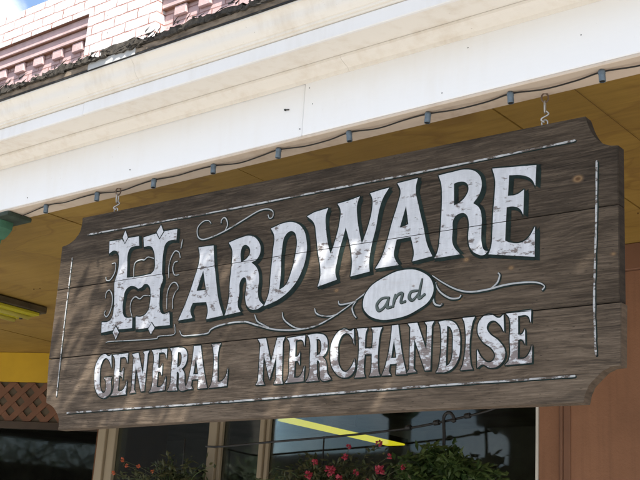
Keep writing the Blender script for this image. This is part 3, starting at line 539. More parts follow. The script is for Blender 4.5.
strokes('scroll', 'letter_scrollwork', M['curl'], True, .0018, so=(.5, -.5), extra=1.2, joined=False)
for k in 'abc': strokes('flourish_' + k, 'scroll_flourish', M['curl'], True, .0011, so=(.6, -.7), extra=1.8)
ov = DATA['OV']
cx = sum(p[0] for p in ov) / len(ov); cy = sum(p[1] for p in ov) / len(ov)
big = [(cx + (x - cx) * 1.06 + .002, cy + (y - cy) * 1.1 - .002, 1) for x, y, s in ov]
om = link_bm(fill2d([big], .0020), 'oval_border', M['shade'], sign)
link_bm(fill2d([ov], .0024), 'oval_medallion', M['oval'], om)
for d in DATA['ST']['and']: d[1] = 2.5
a = strokes('and', 'painted_word', M['script'], True, .0030, so=(.35, -.35), extra=.9); a['label'] = 'and in dark green italic script'

# eye bolts on the sign's top edge and the two chains to the beam
def ring(mb, c, r, w, ax, tw, n=18, stretch=1.):
    """a ring/chain link: ellipse in the plane spanned by world z and a horizontal direction at angle tw"""
    h = Vector((math.cos(tw), math.sin(tw), 0)); z = Vector((0, 0, 1)); c = Vector(c)
    mb.tube([c + h * r * math.cos(6.2832 * k / n) + z * r * stretch * math.sin(6.2832 * k / n) for k in range(n)], w, 7, closed=True)
ZB = 3.22
def chain(x, top_local, label):
    top = SM @ Vector((top_local[0], TH * .5, top_local[1]))
    mb = MB()
    lc = Vector((top_local[0], TH * .5, top_local[1]))
    n = 14
    mb.tube([lc + Vector((.0, 0, -.03)), lc + Vector((0, 0, .004))], .003, 7)
    mb.tube([lc + Vector((.011 * math.cos(6.2832 * k / n), 0, .014 + .011 * math.sin(6.2832 * k / n))) for k in range(n)], .0028, 7, closed=True)
    mb.build('eye_bolt', M['chain'], sign)
    t = thing('chain', (top.x, top.y, ZB), label, 'chain', 'chains holding the hanging sign')
    mb = MB()
    mb.tube([(top.x, top.y, ZB + .01), (top.x, top.y, ZB - .012)], .0032, 7)
    ring(mb, (top.x, top.y, ZB - .027), .011, .003, 0, .5, stretch=1.5)
    mb.build('eye_screw', M['rust'], t)
    z0 = ZB - .043; z1 = top.z + .020
    L = z0 - z1; nl = 2; step = L / nl
    for i in range(nl):
        zc = z0 - step * (i + .5)
        mb = MB()
        tw = (.5 + 1.4 * (i % 2 == 0))
        if i == 1:   # open S-hook
            h = Vector((math.cos(tw), math.sin(tw), 0)); c = Vector((top.x, top.y, zc)); pts = []
            hh = step * .62
            for k in range(25):
                s = k / 24
                ang = math.pi * (1.35 - 2.7 * s) if False else 0
                xx = .012 * math.sin(2 * math.pi * s + .0) ; zz = hh * (1 - 2 * s)
                pts.append(c + h * xx + Vector((0, 0, zz)))
            top_h = [c + h * (-.009 + .009 * math.cos(q)) * -1 + Vector((0, 0, hh * .95 + .009 * math.sin(q))) for q in [math.pi * .9 - i2 * .4 for i2 in range(1)]]
            mb.tube(pts, .0033, 7)
        else:
            ring(mb, (top.x, top.y, zc), .0095, .0033, 0, tw, stretch=step * .62 / .0095)
        mb.build('link', M['chain'], t)
    return t
def loc_of(px_u, v): return (px_u, v)
chain(0, (1.035, .459), 'short galvanised chain at the right end of the sign, beside the notched corner')
chain(0, (-.995, .462), 'rusty short chain at the left end of the sign above the H')

# ------------------------------------------------------------------ porch canopy
XL, XR = -14., 4.
porch = thing('porch_canopy', (-3, 3.03, 0), 'white painted porch canopy with stepped cornice, wide beam and mustard ceiling', 'porch')
BY, BYR, BT = 3.035, 3.155, 3.438
def xbox(name, mat, y0, y1, z0, z1, cuts, par, bev=.003, gap=.0025):
    mb = MB(); xs = [XL] + list(cuts) + [XR]
    for i, (a, b) in enumerate(zip(xs, xs[1:])):
        d = (0, .0012, -.0008, .0006)[i % 4]
        mb.box(a + gap / 2, b - gap / 2, y0 + d, y1 + d, z0, z1, bev)
    return mb.build(name, mat, par)
xbox('beam', M['fascia'], BY, BYR, ZB, BT, (-7.9, -2.645, 1.4), porch)
# cream boards nailed under the beam
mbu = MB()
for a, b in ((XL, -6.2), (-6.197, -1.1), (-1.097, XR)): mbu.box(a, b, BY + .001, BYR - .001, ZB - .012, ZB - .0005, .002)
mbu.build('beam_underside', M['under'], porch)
ZB2 = ZB - .012
def xprism(name, mat, prof, cuts, par, gap=.0011):
    mb = MB(); xs = [XL] + list(cuts) + [XR]
    for a, b in zip(xs, xs[1:]): mb.prism(prof, 'x', a + gap / 2, b - gap / 2)
    return mb.build(name, mat, par)
# bed mould: small fillet then a shallow cove leaning out
xprism('bed_moulding', M['cream'], [(3.0338, 3.431), (3.027, 3.431), (3.022, 3.442), (3.000, 3.450), (2.985, 3.456), (2.974, 3.463), (2.972, 3.472), (3.0338, 3.472)], (-7, -2.43, 1.9), porch)
xbox('cornice_soffit', M['cream'], 2.838, 3.2, 3.4735, 3.50, (-6.4, -.7), porch)
xbox('gutter_board', M['strip'], 2.822, 2.837, 3.456, 3.512, (-7.1, -3.695, .2), porch)
# crown: fillets and a cyma, leaning out to the top edge
cr = [(2.850, 3.513), (2.816, 3.513), (2.813, 3.522), (2.806, 3.522), (2.803, 3.530), (2.799, 3.531)]
for k in range(11):
    s = k / 10
    cr.append((2.797 - .040 * s - .004 * math.sin(2 * math.pi * s), 3.533 + .062 * s))
cr += [(2.752, 3.597), (2.752, 3.604), (2.850, 3.604)]
xprism('crown_moulding', M['cream'], cr, (-8.3, -3.34, -.3), porch)
# slot with its shade built as a black strip, drip edge and torn roofing
xbox('drip_edge', M['drip'], 2.746, 2.85, 3.612, 3.640, (-5.5, -2.2, 1), porch)
mb = MB()
mb.prism([(2.762, 3.6045), (2.85, 3.6045), (5.0, 3.98), (5.0, 4.0), (2.85, 3.66), (2.85, 3.6115), (2.762, 3.6115)], 'x', XL, XR)
mb.build('roof_deck', M['felt'], porch)
def felt(x0, x1, seed):
    rnd = random.Random(seed); mb = MB(); x = x0
    while x < x1:     # ragged overlapping felt tongues
        w = rnd.uniform(.06, .22); d = rnd.uniform(.0, .05); z = 3.638 + rnd.uniform(-.006, .006)
        th = rnd.uniform(.012, .036); y0 = 2.742 - d * .25
        n = 9; bot = []; top = []
        for k in range(n + 1):
            xx = x + (w + .02) * k / n
            bot.append((xx, y0 + rnd.uniform(-.003, .004), z + rnd.uniform(-.005, .008)))
            top.append((xx, y0 + rnd.uniform(.0, .006), z + th + rnd.uniform(-.008, .008)))
        vb = [mb.bm.verts.new(p) for p in bot]; vt = [mb.bm.verts.new(p) for p in top]
        vbb = [mb.bm.verts.new((p[0], 2.84, p[2] + .002)) for p in bot]; vtb = [mb.bm.verts.new((p[0], 2.84, p[2] + .014)) for p in top]
        for k in range(n):
            mb.bm.faces.new((vb[k], vb[k + 1], vt[k + 1], vt[k])); mb.bm.faces.new((vt[k], vt[k + 1], vtb[k + 1], vtb[k])); mb.bm.faces.new((vbb[k], vbb[k + 1], vb[k + 1], vb[k]))
        x += w * rnd.uniform(.5, .9)
    for i in range(int((x1 - x0) * 70)):   # curling splinters
        x = rnd.uniform(x0, x1); L = rnd.uniform(.02, .07); z = 3.658 + rnd.uniform(-.026, .022); y = 2.735 + rnd.uniform(-.012, .02)
        a = rnd.uniform(-.25, .35)
        p = Vector((x, y, z)); q = p + Vector((L * math.cos(a), -rnd.uniform(0, .02), L * math.sin(a)))
        wv = Vector((0, .004, rnd.uniform(.004, .011)))
        mb.face([p, q, q + wv * .3, p + wv]); mb.face([p - Vector((0, -.004, .003)), q, p + wv])
    return mb.build('roofing_felt', M['felt'], porch, recalc=False)
felt(-9, -3.50, 3); felt(-3.43, 1.5, 9)
mb = MB(); mb.prism([(2.746, 3.608), (2.746, 3.640), (2.80, 3.662), (2.86, 3.675), (2.86, 3.608)], 'x', -3.60, -3.31); mb.build('flashing', M['flash'], porch)
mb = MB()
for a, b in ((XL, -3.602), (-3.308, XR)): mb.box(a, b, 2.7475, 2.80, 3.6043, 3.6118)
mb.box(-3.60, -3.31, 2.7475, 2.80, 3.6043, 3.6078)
mb.build('gutter_slot_shade', M['gap_black'], porch)  # solid black strip standing in for the shade inside the slot
# nail on the beam face
mb = MB(); mb.tube([(-2.735, BY - .0015, 3.345), (-2.715, BY - .0015, 3.3415)], .0022, 6); mb.tube([(-2.735, BY + .004, 3.345), (-2.735, BY - .004, 3.345)], .004, 8)
for x, z in ((-2.62, 3.41), (-2.60, 3.34), (-2.655, 3.25), (-1.92, 3.395), (-2.02, 3.25), (-3.6, 3.26), (-4.3, 3.25), (-1.5, 3.33)):
    mb.build('nail', M['iron'], porch); mb = MB(); mb.tube([(x, BY + .003, z), (x, BY - .0012, z)], .0022, 8)
mb.build('nail', M['iron'], porch)
# ceiling boards
ZC = 3.27
mb = MB(); seams = [-13.4 + 1.292 * i for i in range(14)]
seams = [-12.23, -10.94, -9.65, -8.36, -7.065, -5.775, -4.455, -3.20, -1.965, -.67, .62, 2.0]
xs = [XL] + seams + [XR]
for i, (a, b) in enumerate(zip(xs, xs[1:])):
    dz = (0, .002, -.0015, .001)[i % 4]
    mb.box(a + .003, b - .003, BYR + .002, 6.35, ZC + dz, ZC + .02 + dz)
mb.build('ceiling', M['ceiling'], porch)
mb = MB()
mb.box(XL, XR, BYR + .002, 6.35, ZC + .024, ZC + .04)
mb.build('ceiling_backing', M['seam'], porch)
mb = MB()
for a, b in zip(xs, xs[1:]):
    k = 4 if a > -2.5 else 1
    for j in range(1, k):
        x = a + (b - a) * j / k
        mb.box(x - .0011, x + .0011, BYR + .002, 6.3, ZC - .0032, ZC - .0028)
mb.build('ceiling_groove', M['seam'], porch)
for x in seams[4:10]:
    for k in range(5):
        for dx in (-.03, .03):
            mb = MB(); mb.tube([(x + dx, 3.22 + k * .34, ZC + .004), (x + dx, 3.22 + k * .34, ZC - .004)], .004, 8); mb.build('ceiling_nail', M['seam'], porch)
# porch posts with scrolled brackets (the left bracket just reaches into view)
def porch_post(x, label):
    t = thing('porch_post', (x, 3.09, 0), label, 'post', 'porch posts carrying the beam')
    mb = MB(); mb.box(x - .07, x + .07, 3.03, 3.15, .0, 3.2, .012); mb.box(x - .1, x + .1, 3.0, 3.18, 0, .25, .01); mb.build('shaft', M['gdark'], t)
    mb = MB(); mb.box(x - .52, x + .52, 3.026, 3.167, 3.186, 3.2065, .003); mb.build('cap_plate', M['gdark'], t)
    for s in (1, -1):
        pr = [(x + s * .07, 3.185)] + [(x + s * a, b) for a, b in ((.43, 3.185), (.425, 3.15), (.40, 3.128), (.372, 3.112), (.35, 3.112), (.345, 3.09), (.33, 3.06), (.29, 3.03), (.24, 3.015), (.225, 3.02), (.21, 2.97), (.17, 2.91), (.12, 2.86), (.07, 2.84))]
        mb = MB(); mb.prism(pr, 'y', 3.055, 3.13); mb.build('bracket', M['green'], t)
porch_post(-4.945, 'green porch post with scrolled bracket at the left edge under the beam')
porch_post(.15, 'green porch post with scrolled bracket at the right end, out past the sign')

# ------------------------------------------------------------------ string lights under the beam
SX = [-4.188, -3.835, -3.475, -3.127, -2.783, -2.436, -2.099, -1.768, -1.443]
sl = thing('string_light', (-3, 3.068, ZB2), 'dark cable with empty blue-grey sockets strung under the white beam', 'string light')
pts = [(-5.2, 3.075, ZB2 - .004), (-4.56, 3.11, ZB2 - .01)]
rnd = random.Random(4)
allx = SX + [-1.11, -.78, -.45]
for i, x in enumerate(allx):
    y = 3.068 + rnd.uniform(-.004, .004)
    pts.append((x, y, ZB2 - .006))
    if i + 1 < len(allx):
        xm = (x + allx[i + 1]) / 2
        pts.append((xm - .05, y + .008 + rnd.uniform(-.006, .008), ZB2 - .007 - rnd.uniform(0, .007)))
        pts.append((xm + .07, y + .004 + rnd.uniform(-.006, .008), ZB2 - .006 - rnd.uniform(0, .005)))
mb = MB(); mb.tube(catmull(pts, 6), .0027, 6); mb.build('cable', M['cable'], sl)
for i, x in enumerate(allx):
    y = 3.066; tilt = Vector((rnd.uniform(-.12, .12), rnd.uniform(-.1, .1), 1)).normalized()
    mb = MB(); mb.lathe((x, y, ZB2 - .047), [(.0086, .007), (.0106, .006), (.0110, .010), (.0106, .031), (.0118, .033), (.0118, .042), (.009, .046), (.0, .0465)], 16, tilt)
    s = mb.build('socket', M['socket'], sl)
    mb = MB(); mb.lathe((x, y, ZB2 - .047), [(.0, .012), (.0084, .0115), (.0087, .0072)], 14, tilt); mb.build('socket_opening', M['gap_black'], s)
    
# ------------------------------------------------------------------ the brick building
bld = thing('brick_building', (-5, 5.05, 0), 'old brick storefront with pink and white painted parapet and terracotta walls', 'building')
YW = 5.0; YG = 5.05
# parapet: recessed pink panels between white pilasters, white brick band on top
PT, PB = 6.035, 5.757
mb = MB(); mb.box(-16, 6, YW + .088, YW + .35, 3.75, PT - .02); mb.build('upper_wall', M['pink'], bld)
mb = MB(); mb.box(-16, 6, YW, YW + .0875, PB, PT); mb.build('parapet_band', M['pinkw'], bld)
rnd = random.Random(11)
for i in range(19):   # broken mortar lumps on top of the wall
    mb = MB(); x = rnd.uniform(-9, -5); r = rnd.uniform(.008, .02)
    mb.box(x - r, x + r * 1.4, YW + .01, YW + .05, PT - .004, PT + r * rnd.uniform(.5, 1.3)); mb.build('mortar_lump', M['drip'], bld)
pil = [(-12.9, -12.1), (-9.72, -8.94), (-6.625, -5.84), (-3.52, -2.74), (-.4, .4)]
for a, b in pil:
    mb = MB(); mb.box(a, b, YW, YW + .0875, 3.75, PB - .0012); mb.build('pilaster', M['pinkw'], bld)
for (a0, a), (b, b1) in zip(pil, pil[1:]):
    mb = MB(); mb.box(a + .001, b - .001, YW + .026, YW + .0875, PB - .083, PB - .006, .003); mb.box(a + .001, b - .001, YW + .050, YW + .0875, PB - .166, PB - .0886, .003)
    mb.build('corbel_course', M['pinkp'], bld)
    mb = MB()
    for yy, zz in ((0, PB), (YW * 0 + .026, PB - .083), (.050, PB - .166)): mb.box(a + .002, b - .002, YW + yy + .003, YW + .087, zz - .0055, zz - .0012 if zz < PB else zz - .0009)
    mb.build('mortar_joint', M['joint'], bld)
    n = round((b - a) / .253)
    for k in range(n):
        x = a + .06 + (b - a - .12) * (k + .5) / n
        mb = MB(); mb.box(x - .062, x + .062, YW + .060, YW + .0895, PB - .252, PB - .1718, .006); mb.build('dentil', M['pinkp'], bld)
# storefront walls
mb = MB(); mb.box(-2.565, 6, YW, YW + .2, .0, ZC - .133); mb.build('wall', M['terra'], bld)
mb = MB(); mb.box(-2.565, 6, YW - .022, YW + .2, ZC - .131, ZC - .002, .003); mb.build('trim_board', M['terra2'], bld)
mb = MB(); mb.box(-2.718, -2.567, YW + .03, YW + .2, 0, ZC - .003); mb.build('window_jamb', M['terra'], bld)
mb = MB(); mb.box(-2.600, -2.588, YW + .004, YW + .0295, 0, ZC - .004, .003); mb.box(-2.586, -2.572, YW - .014, YW + .0295, 0, ZC - .004, .003)
mb.box(-2.5705, -2.535, YW - .007, YW - .0005, 0, ZC - .135, .002); mb.build('jamb_moulding', M['terra2'], bld)
mb = MB(); mb.box(-5.95, -2.719, YG - .03, YG + .15, 2.95, ZC - .003); mb.build('window_header', M['terra'], bld)
mb = MB(); mb.box(-5.95, -2.719, YG - .02, YG + .15, 0, .65); mb.build('bulkhead', M['terra'], bld)
# display window: frame with tan posts, one pane each
win = MB()
win.box(-5.95, -5.875, YG - .045, YG + .08, .65, 2.95, .004); win.box(-5.873, -5.80, YG - .025, YG + .08, .65, 2.95, .004)
win.box(-4.94, -4.872, YG - .04, YG + .07, .65, 2.95, .004); win.box(-4.87, -4.845, YG - .02, YG + .05, .65, 2.95, .003)
win.box(-4.532, -4.497, YG - .035, YG + .06, .65, 2.95, .004); win.box(-4.495, -4.468, YG - .018, YG + .05, .65, 2.95, .003)
wf = win.build('window', M['mull'], bld)
mb = MB(); mb.box(-2.733, -2.7195, YG - .03, YG + .02, .65, 2.95, .002); mb.build('edge_strip', M['mullw'], wf)
for a, b in ((-5.80, -4.94), (-4.845, -4.532), (-4.468, -2.733)):
    mb = MB(); mb.box(a + .001, b - .001, YG, YG + .006, .65, 2.95); mb.build('pane', M['glass'], wf)
# splayed entrance bay on the left
A = Vector((-6.62, 6.09, 0)); B = Vector((-9.3, 4.735, 0)); dB = (B - A).normalized(); nB = Vector((dB.y, -dB.x, 0))
if nB.y > 0: nB = -nB
LB = (B - A).length
def sbox(mb, s0, s1, z0, z1, d0, d1):
    """box on the splayed wall: s along it, d out of it"""
    vs = [mb.bm.verts.new(A + dB * s + nB * d + Vector((0, 0, z))) for s in (s0, s1) for d in (d0, d1) for z in (z0, z1)]
    for q in ((0, 1, 3, 2), (4, 6, 7, 5), (0, 4, 5, 1), (2, 3, 7, 6), (0, 2, 6, 4), (1, 5, 7, 3)): mb.bm.faces.new([vs[i] for i in q])
mb = MB(); sbox(mb, 0, LB, 3.03, ZC - .003, -.1, 0); mb.build('lintel', M['yellow'], bld)
mb = MB(); sbox(mb, 0, LB, 2.715, 3.029, -.1, -.02); lb = mb.build('transom_panel', M['lattb'], bld)
mb = MB()
for k in range(int(LB / .150) + 2):   # diagonal lattice of terracotta slats
    for sg in (1, -1):
        s0 = k * .150 + (0 if sg == 1 else 0); w = .033
        a0, a1 = s0 - sg * .155, s0 + sg * .155
        q = [(a0 - w, 2.718), (a0 + w, 2.718), (a1 + w, 3.026), (a1 - w, 3.026)]
        d = .0 if sg == 1 else .004
        v = [mb.bm.verts.new(A + dB * max(0, min(LB, s)) + nB * (dd + d) + Vector((0, 0, z))) for dd in (-.015, -.004) for s, z in q]
        for f in ((0, 1, 2, 3), (4, 5, 6, 7), (0, 1, 5, 4), (1, 2, 6, 5), (2, 3, 7, 6), (3, 0, 4, 7)): mb.bm.faces.new([v[i] for i in f])
mb.build('lattice', M['latt'], bld)
mb = MB(); sbox(mb, 0, .08, .6, 2.714, -.06, .01); sbox(mb, LB - .08, LB, .6, 2.714, -.06, .01); sbox(mb, .081, LB - .081, .6, .68, -.06, .01); sbox(mb, .081, LB - .081, 2.66, 2.714, -.06, .01)
bw = mb.build('window', M['oppd'], bld)
mb = MB(); sbox(mb, .081, LB - .081, .681, 2.659, -.03, -.024); mb.build('pane', M['glass'], bw)
mb = MB(); sbox(mb, 0, LB, 0, .599, -.1, 0); mb.build('bulkhead', M['terra'], bld)
mb = MB(); mb.prism([(-5.951, 5.0), (-5.951, 5.15), (-6.55, 6.2), (-6.615, 6.1)], 'z', 0, ZC - .003); mb.build('entrance_return', M['terra'], bld)
mb = MB(); mb.box(-16, -9.31, 4.73, 4.95, 0, ZC - .003); mb.build('wall', M['terra'], bld)
# dark shop interior
mb = MB()
for q in (((-14, 11, 0), (-1.2, 11, 0), (-1.2, 11, 3.4), (-14, 11, 3.4)), ((-1.2, 5.2, 0), (-1.2, 11, 0), (-1.2, 11, 3.4), (-1.2, 5.2, 3.4)), ((-14, 5.0, 0), (-14, 11, 0), (-14, 11, 3.4), (-14, 5.0, 3.4))): mb.face(q)
mb.face([(-14, 6.36, 3.4), (-1.2, 6.36, 3.4), (-1.2, 11, 3.4), (-14, 11, 3.4)])
mb.face([(-14, 5.0, 3.4), (-1.2, 5.0, 3.4), (-1.2, 6.36, 3.4), (-14, 6.36, 3.4)])
mb.build('interior_wall', M['dark'], bld, recalc=False)
mb = MB(); mb.face([(-14, 5.1, .01), (-1.2, 5.1, .01), (-1.2, 11, .01), (-14, 11, .01)]); mb.build('shop_floor', M['floor'], bld)

# ------------------------------------------------------------------ lamps
fx = thing('tube_light', (-6.29, 4.0, ZC), 'yellow tube light fixed to the mustard ceiling at the left', 'light')
mb = MB(); mb.box(-6.46, -6.12, 3.35, 4.60, 3.222, ZC - .004, .006); mb.build('housing', M['olive'], fx)
mb = MB(); mb.box(-6.445, -6.135, 3.37, 4.555, 3.200, 3.2215, .004); mb.build('lens', M['tube'], fx)
for xx in (-6.37, -6.215):
    mb = MB(); mb.tube([(xx, 3.40, 3.192), (xx, 4.53, 3.192)], .016, 12); mb.build('tube', M['paletube'], fx)
mb = MB(); mb.tube([(-6.30, 4.53, 3.215), (-6.30, 4.53, 3.19)], .012, 10); mb.build('end_knob', M['iron'], fx)
ft = thing('tube_light', (-6.55, 8.6, 3.0), 'lit bright yellow tube light seen through the shop window below the sign', 'light')
mb = MB(); mb.box(-6.69, -6.485, 7.2, 9.30, 2.985, 3.0, .003); 
mb.build('diffuser', M['lit'], ft)
mb = MB(); mb.box(-6.72, -6.47, 7.18, 9.30, 3.001, 3.05, .003); mb.box(-6.72, -6.47, 9.302, 9.33, 2.98, 3.05, .003); mb.tube([(-6.5, 9.33, 3.0), (-6.42, 9.39, 3.0)], .015, 6); mb.tube([(-6.56, 8.6, 3.05), (-6.56, 8.6, 3.4)], .01, 6); mb.build('housing', M['olive'], ft)

# ------------------------------------------------------------------ hanging baskets on a cable in front of the window
YC = 4.86
hc = thing('hanging_cable', (-3.9, YC, 2.36), 'thin dark cable sagging across the shop window, carrying the flower baskets', 'cable')
cp = [(-4.86, 5.01, 2.37), (-4.80, YC, 2.355), (-4.68, YC, 2.35), (-4.32, YC, 2.365), (-3.85, YC, 2.382), (-3.4, YC, 2.408), (-3.15, YC, 2.438), (-2.92, YC, 2.475), (-2.75, YC, 2.52), (-2.66, 5.03, 2.55)]
mb = MB(); mb.tube(catmull(cp, 6), .0062, 6); mb.build('wire', M['iron'], hc)
for x, z in ((-3.37, 2.412), (-3.20, 2.431), (-3.02, 2.458)):
    mb = MB(); mb.tube([(x - .014, YC, z), (x + .014, YC, z + .003)], .014, 8); mb.build('clamp', M['iron'], hc)
def cable_z(x):
    for a, b in zip(cp, cp[1:]):
        if a[0] <= x <= b[0]: return a[2] + (b[2] - a[2]) * (x - a[0]) / (b[0] - a[0])
    return 2.4
def leaf(mb, p, d, up, L, w):
    d = d.normalized(); s = d.cross(up)
    s = s.normalized() if s.length > 1e-3 else d.orthogonal().normalized()
    n = s.cross(d); m = p + d * L * .5
    v = [mb.bm.verts.new(q) for q in (p, m + s * w - n * w * .35, p + d * L - n * L * .15, m - s * w - n * w * .35, m + n * w * .1)]
    mb.bm.faces.new((v[0], v[1], v[4])); mb.bm.faces.new((v[1], v[2], v[4])); mb.bm.faces.new((v[2], v[3], v[4])); mb.bm.faces.new((v[3], v[0], v[4]))
def basket(x, zb, rx, rz, nleaf, lsz, lm, blooms, bm_, hook, label, spread=1., nstem=26, seed=1):
    rnd = random.Random(seed)
    t = thing('hanging_basket', (x, YC, zb), label, 'flower basket', 'flower baskets hanging in front of the window')
    mb = MB(); mb.lathe((x, YC, zb), [(.0, -.15), (.07, -.145), (.12, -.10), (.15, -.04), (.155, 0), (.145, .005), (.13, -.02), (0, -.025)], 22); mb.build('basket', M['basket'], t)
    zt = cable_z(x)
    hk = MB()
    if hook:   # swan-neck hook over the cable
        hp = [(x - .012, YC - .012, zt - .20), (x - .006, YC - .012, zt - .10), (x - .010, YC - .012, zt - .03), (x - .012, YC - .012, zt + .012), (x + .002, YC - .012, zt + .034), (x + .026, YC - .012, zt + .036), (x + .044, YC - .012, zt + .018), (x + .046, YC - .012, zt + .004)]
        hk.tube(catmull(hp, 6), [.0075] * 43 if False else .0085, 8)
        hk.lathe((x + .046, YC - .012, zt - .004), [(0, -.012), (.013, -.004), (.013, .006), (0, .012)], 10)
        za = zt - .20
    else:
        hk.tube([(x, YC, zt + .006), (x, YC, zt - .22)], .0045, 6); za = zt - .2
    for k in range(3):
        a = k * 2.094 + .4
        hk.tube([(x, YC - .01, za), (x + .15 * math.cos(a), YC + .15 * math.sin(a), zb)], .002, 5)
    hk.build('hanger', M['iron'], t)
    st = MB(); lf = MB(); ends = []
    for i in range(nstem):
        a = rnd.uniform(0, 6.283); el = rnd.uniform(.05, 1.45); Ls = rnd.uniform(.55, 1.05)
        tip = Vector((x + rx * Ls * math.cos(a) * math.cos(el), YC - .01 + min(.16, rx) * Ls * math.sin(a) * math.cos(el), zb + rz * Ls * math.sin(el) * (1 - .25 * rnd.random())))
        root = Vector((x + rnd.uniform(-.06, .06), YC + rnd.uniform(-.06, .06), zb - .02))
        mid = (root + tip) / 2 + Vector((rnd.uniform(-.03, .03), rnd.uniform(-.03, .03), rz * .18))
        pl = catmull([root, mid, tip], 6)
        st.tube(pl, [.003 * (1 - .7 * j / (len(pl) - 1)) for j in range(len(pl))], 5); ends.append(tip)
        m = max(3, int(nleaf / nstem))
        for j in range(m):
            s = rnd.uniform(.25, 1.); p = pl[min(len(pl) - 1, int(s * (len(pl) - 1)))]
            d = Vector((rnd.gauss(0, 1), rnd.gauss(0, 1) - .35, rnd.gauss(.1, .8)))
            if p.y > YC + .13: continue
            L = lsz * rnd.uniform(.6, 1.35)
            leaf(lf, p + Vector((rnd.gauss(0, .012), rnd.gauss(0, .012), rnd.gauss(0, .012))), d, Vector((rnd.gauss(0, .4), -.5, 1)), L, L * .26)
    for (dx, dz, sz) in blooms:      # each flower sits in its own spray of leaves
        for k in range(26):
            f = rnd.random()
            c = Vector((x + dx * (1 - .45 * f), YC - .13 + .08 * f, zb + dz * (1 - .6 * f)))
            leaf(lf, c + Vector((rnd.gauss(0, .022), rnd.gauss(0, .02), rnd.gauss(-.012, .018))), Vector((rnd.gauss(0, 1), rnd.gauss(0, 1) - .4, rnd.gauss(.1, .7))), Vector((rnd.gauss(0, .4), -.5, 1)), lsz * rnd.uniform(.5, 1.1), lsz * .2)
    sm = st.build('stem', M['fern'], t)
    lf.build('foliage', lm, t, recalc=False)
    for (dx, dz, sz) in blooms:
        fb = MB(); c = Vector((x + dx, YC - .15 + rnd.uniform(-.02, .03), zb + dz))
        for k in range(26):
            d = Vector((rnd.gauss(0, 1), rnd.gauss(0, 1), rnd.gauss(.1, 1))).normalized()
            leaf(fb, c + d * sz * .25, d + Vector((rnd.gauss(0, .4), rnd.gauss(0, .4), rnd.gauss(0, .4))), Vector((0, -1, .6)), sz * rnd.uniform(.5, .85), sz * .3)
        fb.build('blossom', bm_, t, recalc=False)
        fs = MB(); fs.tube([(c.x, c.y, c.z), (c.x * .7 + x * .3, YC - .06, c.z - .05), (x + dx * .5, YC - .04, zb)], .0015, 5); fs.build('flower_stalk', M['dimleaf'], t)
basket(-3.14, 2.11, .42, .25, 2400, .05, M['fern'], [], M['petal'], True, 'leafy green hanging basket with thick fern-like foliage on a black swan-neck hook', nstem=70, seed=3)
FL = [(-3.768, 2.189, .036), (-3.844, 2.226, .024), (-3.626, 2.303, .018), (-3.456, 2.319, .022), (-3.397, 2.253, .02), (-3.449, 2.185, .034), (-3.90, 2.165, .028), (-3.655, 2.253, .022), (-3.592, 2.177, .022), (-3.70, 2.14, .03), (-3.50, 2.12, .026), (-3.31, 2.20, .018), (-4.0, 2.12, .02)]
basket(-3.92, 2.05, .56, .27, 950, .042, M['dimleaf'], [(x + 3.92, z - 2.05, r) for x, z, r in FL], M['petal'], False, 'hanging basket with pink-red flowers on a thin wire, left of the leafy green basket', nstem=55, seed=5)
FL = [(-5.343, 2.268, .018), (-5.284, 2.232, .016), (-5.213, 2.231, .016), (-5.40, 2.19, .016), (-5.1, 2.2, .014)]
basket(-4.98, 2.0, .56, .36, 1000, .04, M['dimleaf'], [(x + 4.98, z - 2.0, r) for x, z, r in FL], M['orange'], False, 'dim hanging basket with few orange flowers behind the lower left of the sign', nstem=60, seed=8)

# ------------------------------------------------------------------ the ground and the other side of the street
mb = MB(); mb.face([(-400, -400, -.14), (400, -400, -.14), (400, 400, -.14), (-400, 400, -.14)]); tag(mb.build('ground', M['asphalt']), kind='structure')
mb = MB(); mb.box(-60, 40, 2.1, 6.35, -.139, 0, .01); tag(mb.build('pavement', M['concrete']), kind='structure')
mb = MB(); mb.box(-60, -9, -11.5, -7.3, -.139, 0, .01); tag(mb.build('far_pavement', M['concrete']), kind='structure')
mb = MB(); mb.box(-60, 40, -5.5, 1.2, -.139, -.135); tag(mb.build('road', M['concrete']), kind='structure')

ob = thing('stucco_building', (-34, -26, 0), 'tan stucco building across the street, mirrored dark in the window', 'building')
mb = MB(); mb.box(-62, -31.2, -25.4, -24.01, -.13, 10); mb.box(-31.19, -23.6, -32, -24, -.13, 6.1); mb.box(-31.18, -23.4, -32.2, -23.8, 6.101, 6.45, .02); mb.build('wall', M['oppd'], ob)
for k in range(9):
    mb = MB(); x = -51 + k * 3.0; mb.box(x, x + 1.3, -23.99, -23.93, 1.0, 2.8); mb.build('window', M['mull'], ob)
op = thing('roadside_porch', (-9.95, -8, 0), 'brown wooden porch with a scrolled bracket across the street, mirrored in the window', 'porch')
mb = MB(); mb.box(-10.15, -9.72, -8.1, -7.9, 0, 4.75, .01); mb.box(-9.0, -8.6, -8.1, -7.9, 0, 4.75, .01); mb.build('post', M['oppd'], op)
mb = MB(); mb.box(-9.7, -1.5, -11.2, -11, 0, 3.8, .01); mb.box(-9.7, -1.5, -11.2, -11, 4.33, 6.3, .01); mb.box(-9.7, -9.5, -11.19, -11.01, 3.801, 4.329); mb.build('back_wall', M['oppd'], op)
mb = MB(); mb.box(-11.0, -2, -8.12, -7.88, 4.60, 4.85, .01); mb.build('beam', M['oppd'], op)
mb = MB(); mb.prism([(-10.151, 4.598), (-10.85, 4.598), (-10.82, 4.52), (-10.6, 4.48), (-10.42, 4.38), (-10.32, 4.2), (-10.28, 4.0), (-10.151, 4.0)], 'y', -8.06, -7.94); mb.build('bracket', M['oppd'], op)
mb = MB(); mb.prism([(-8.12, 4.852), (-13, 6.0), (-13, 5.9), (-7.6, 4.86)], 'x', -11.0, -2); mb.build('roof', M['oppd'], op)
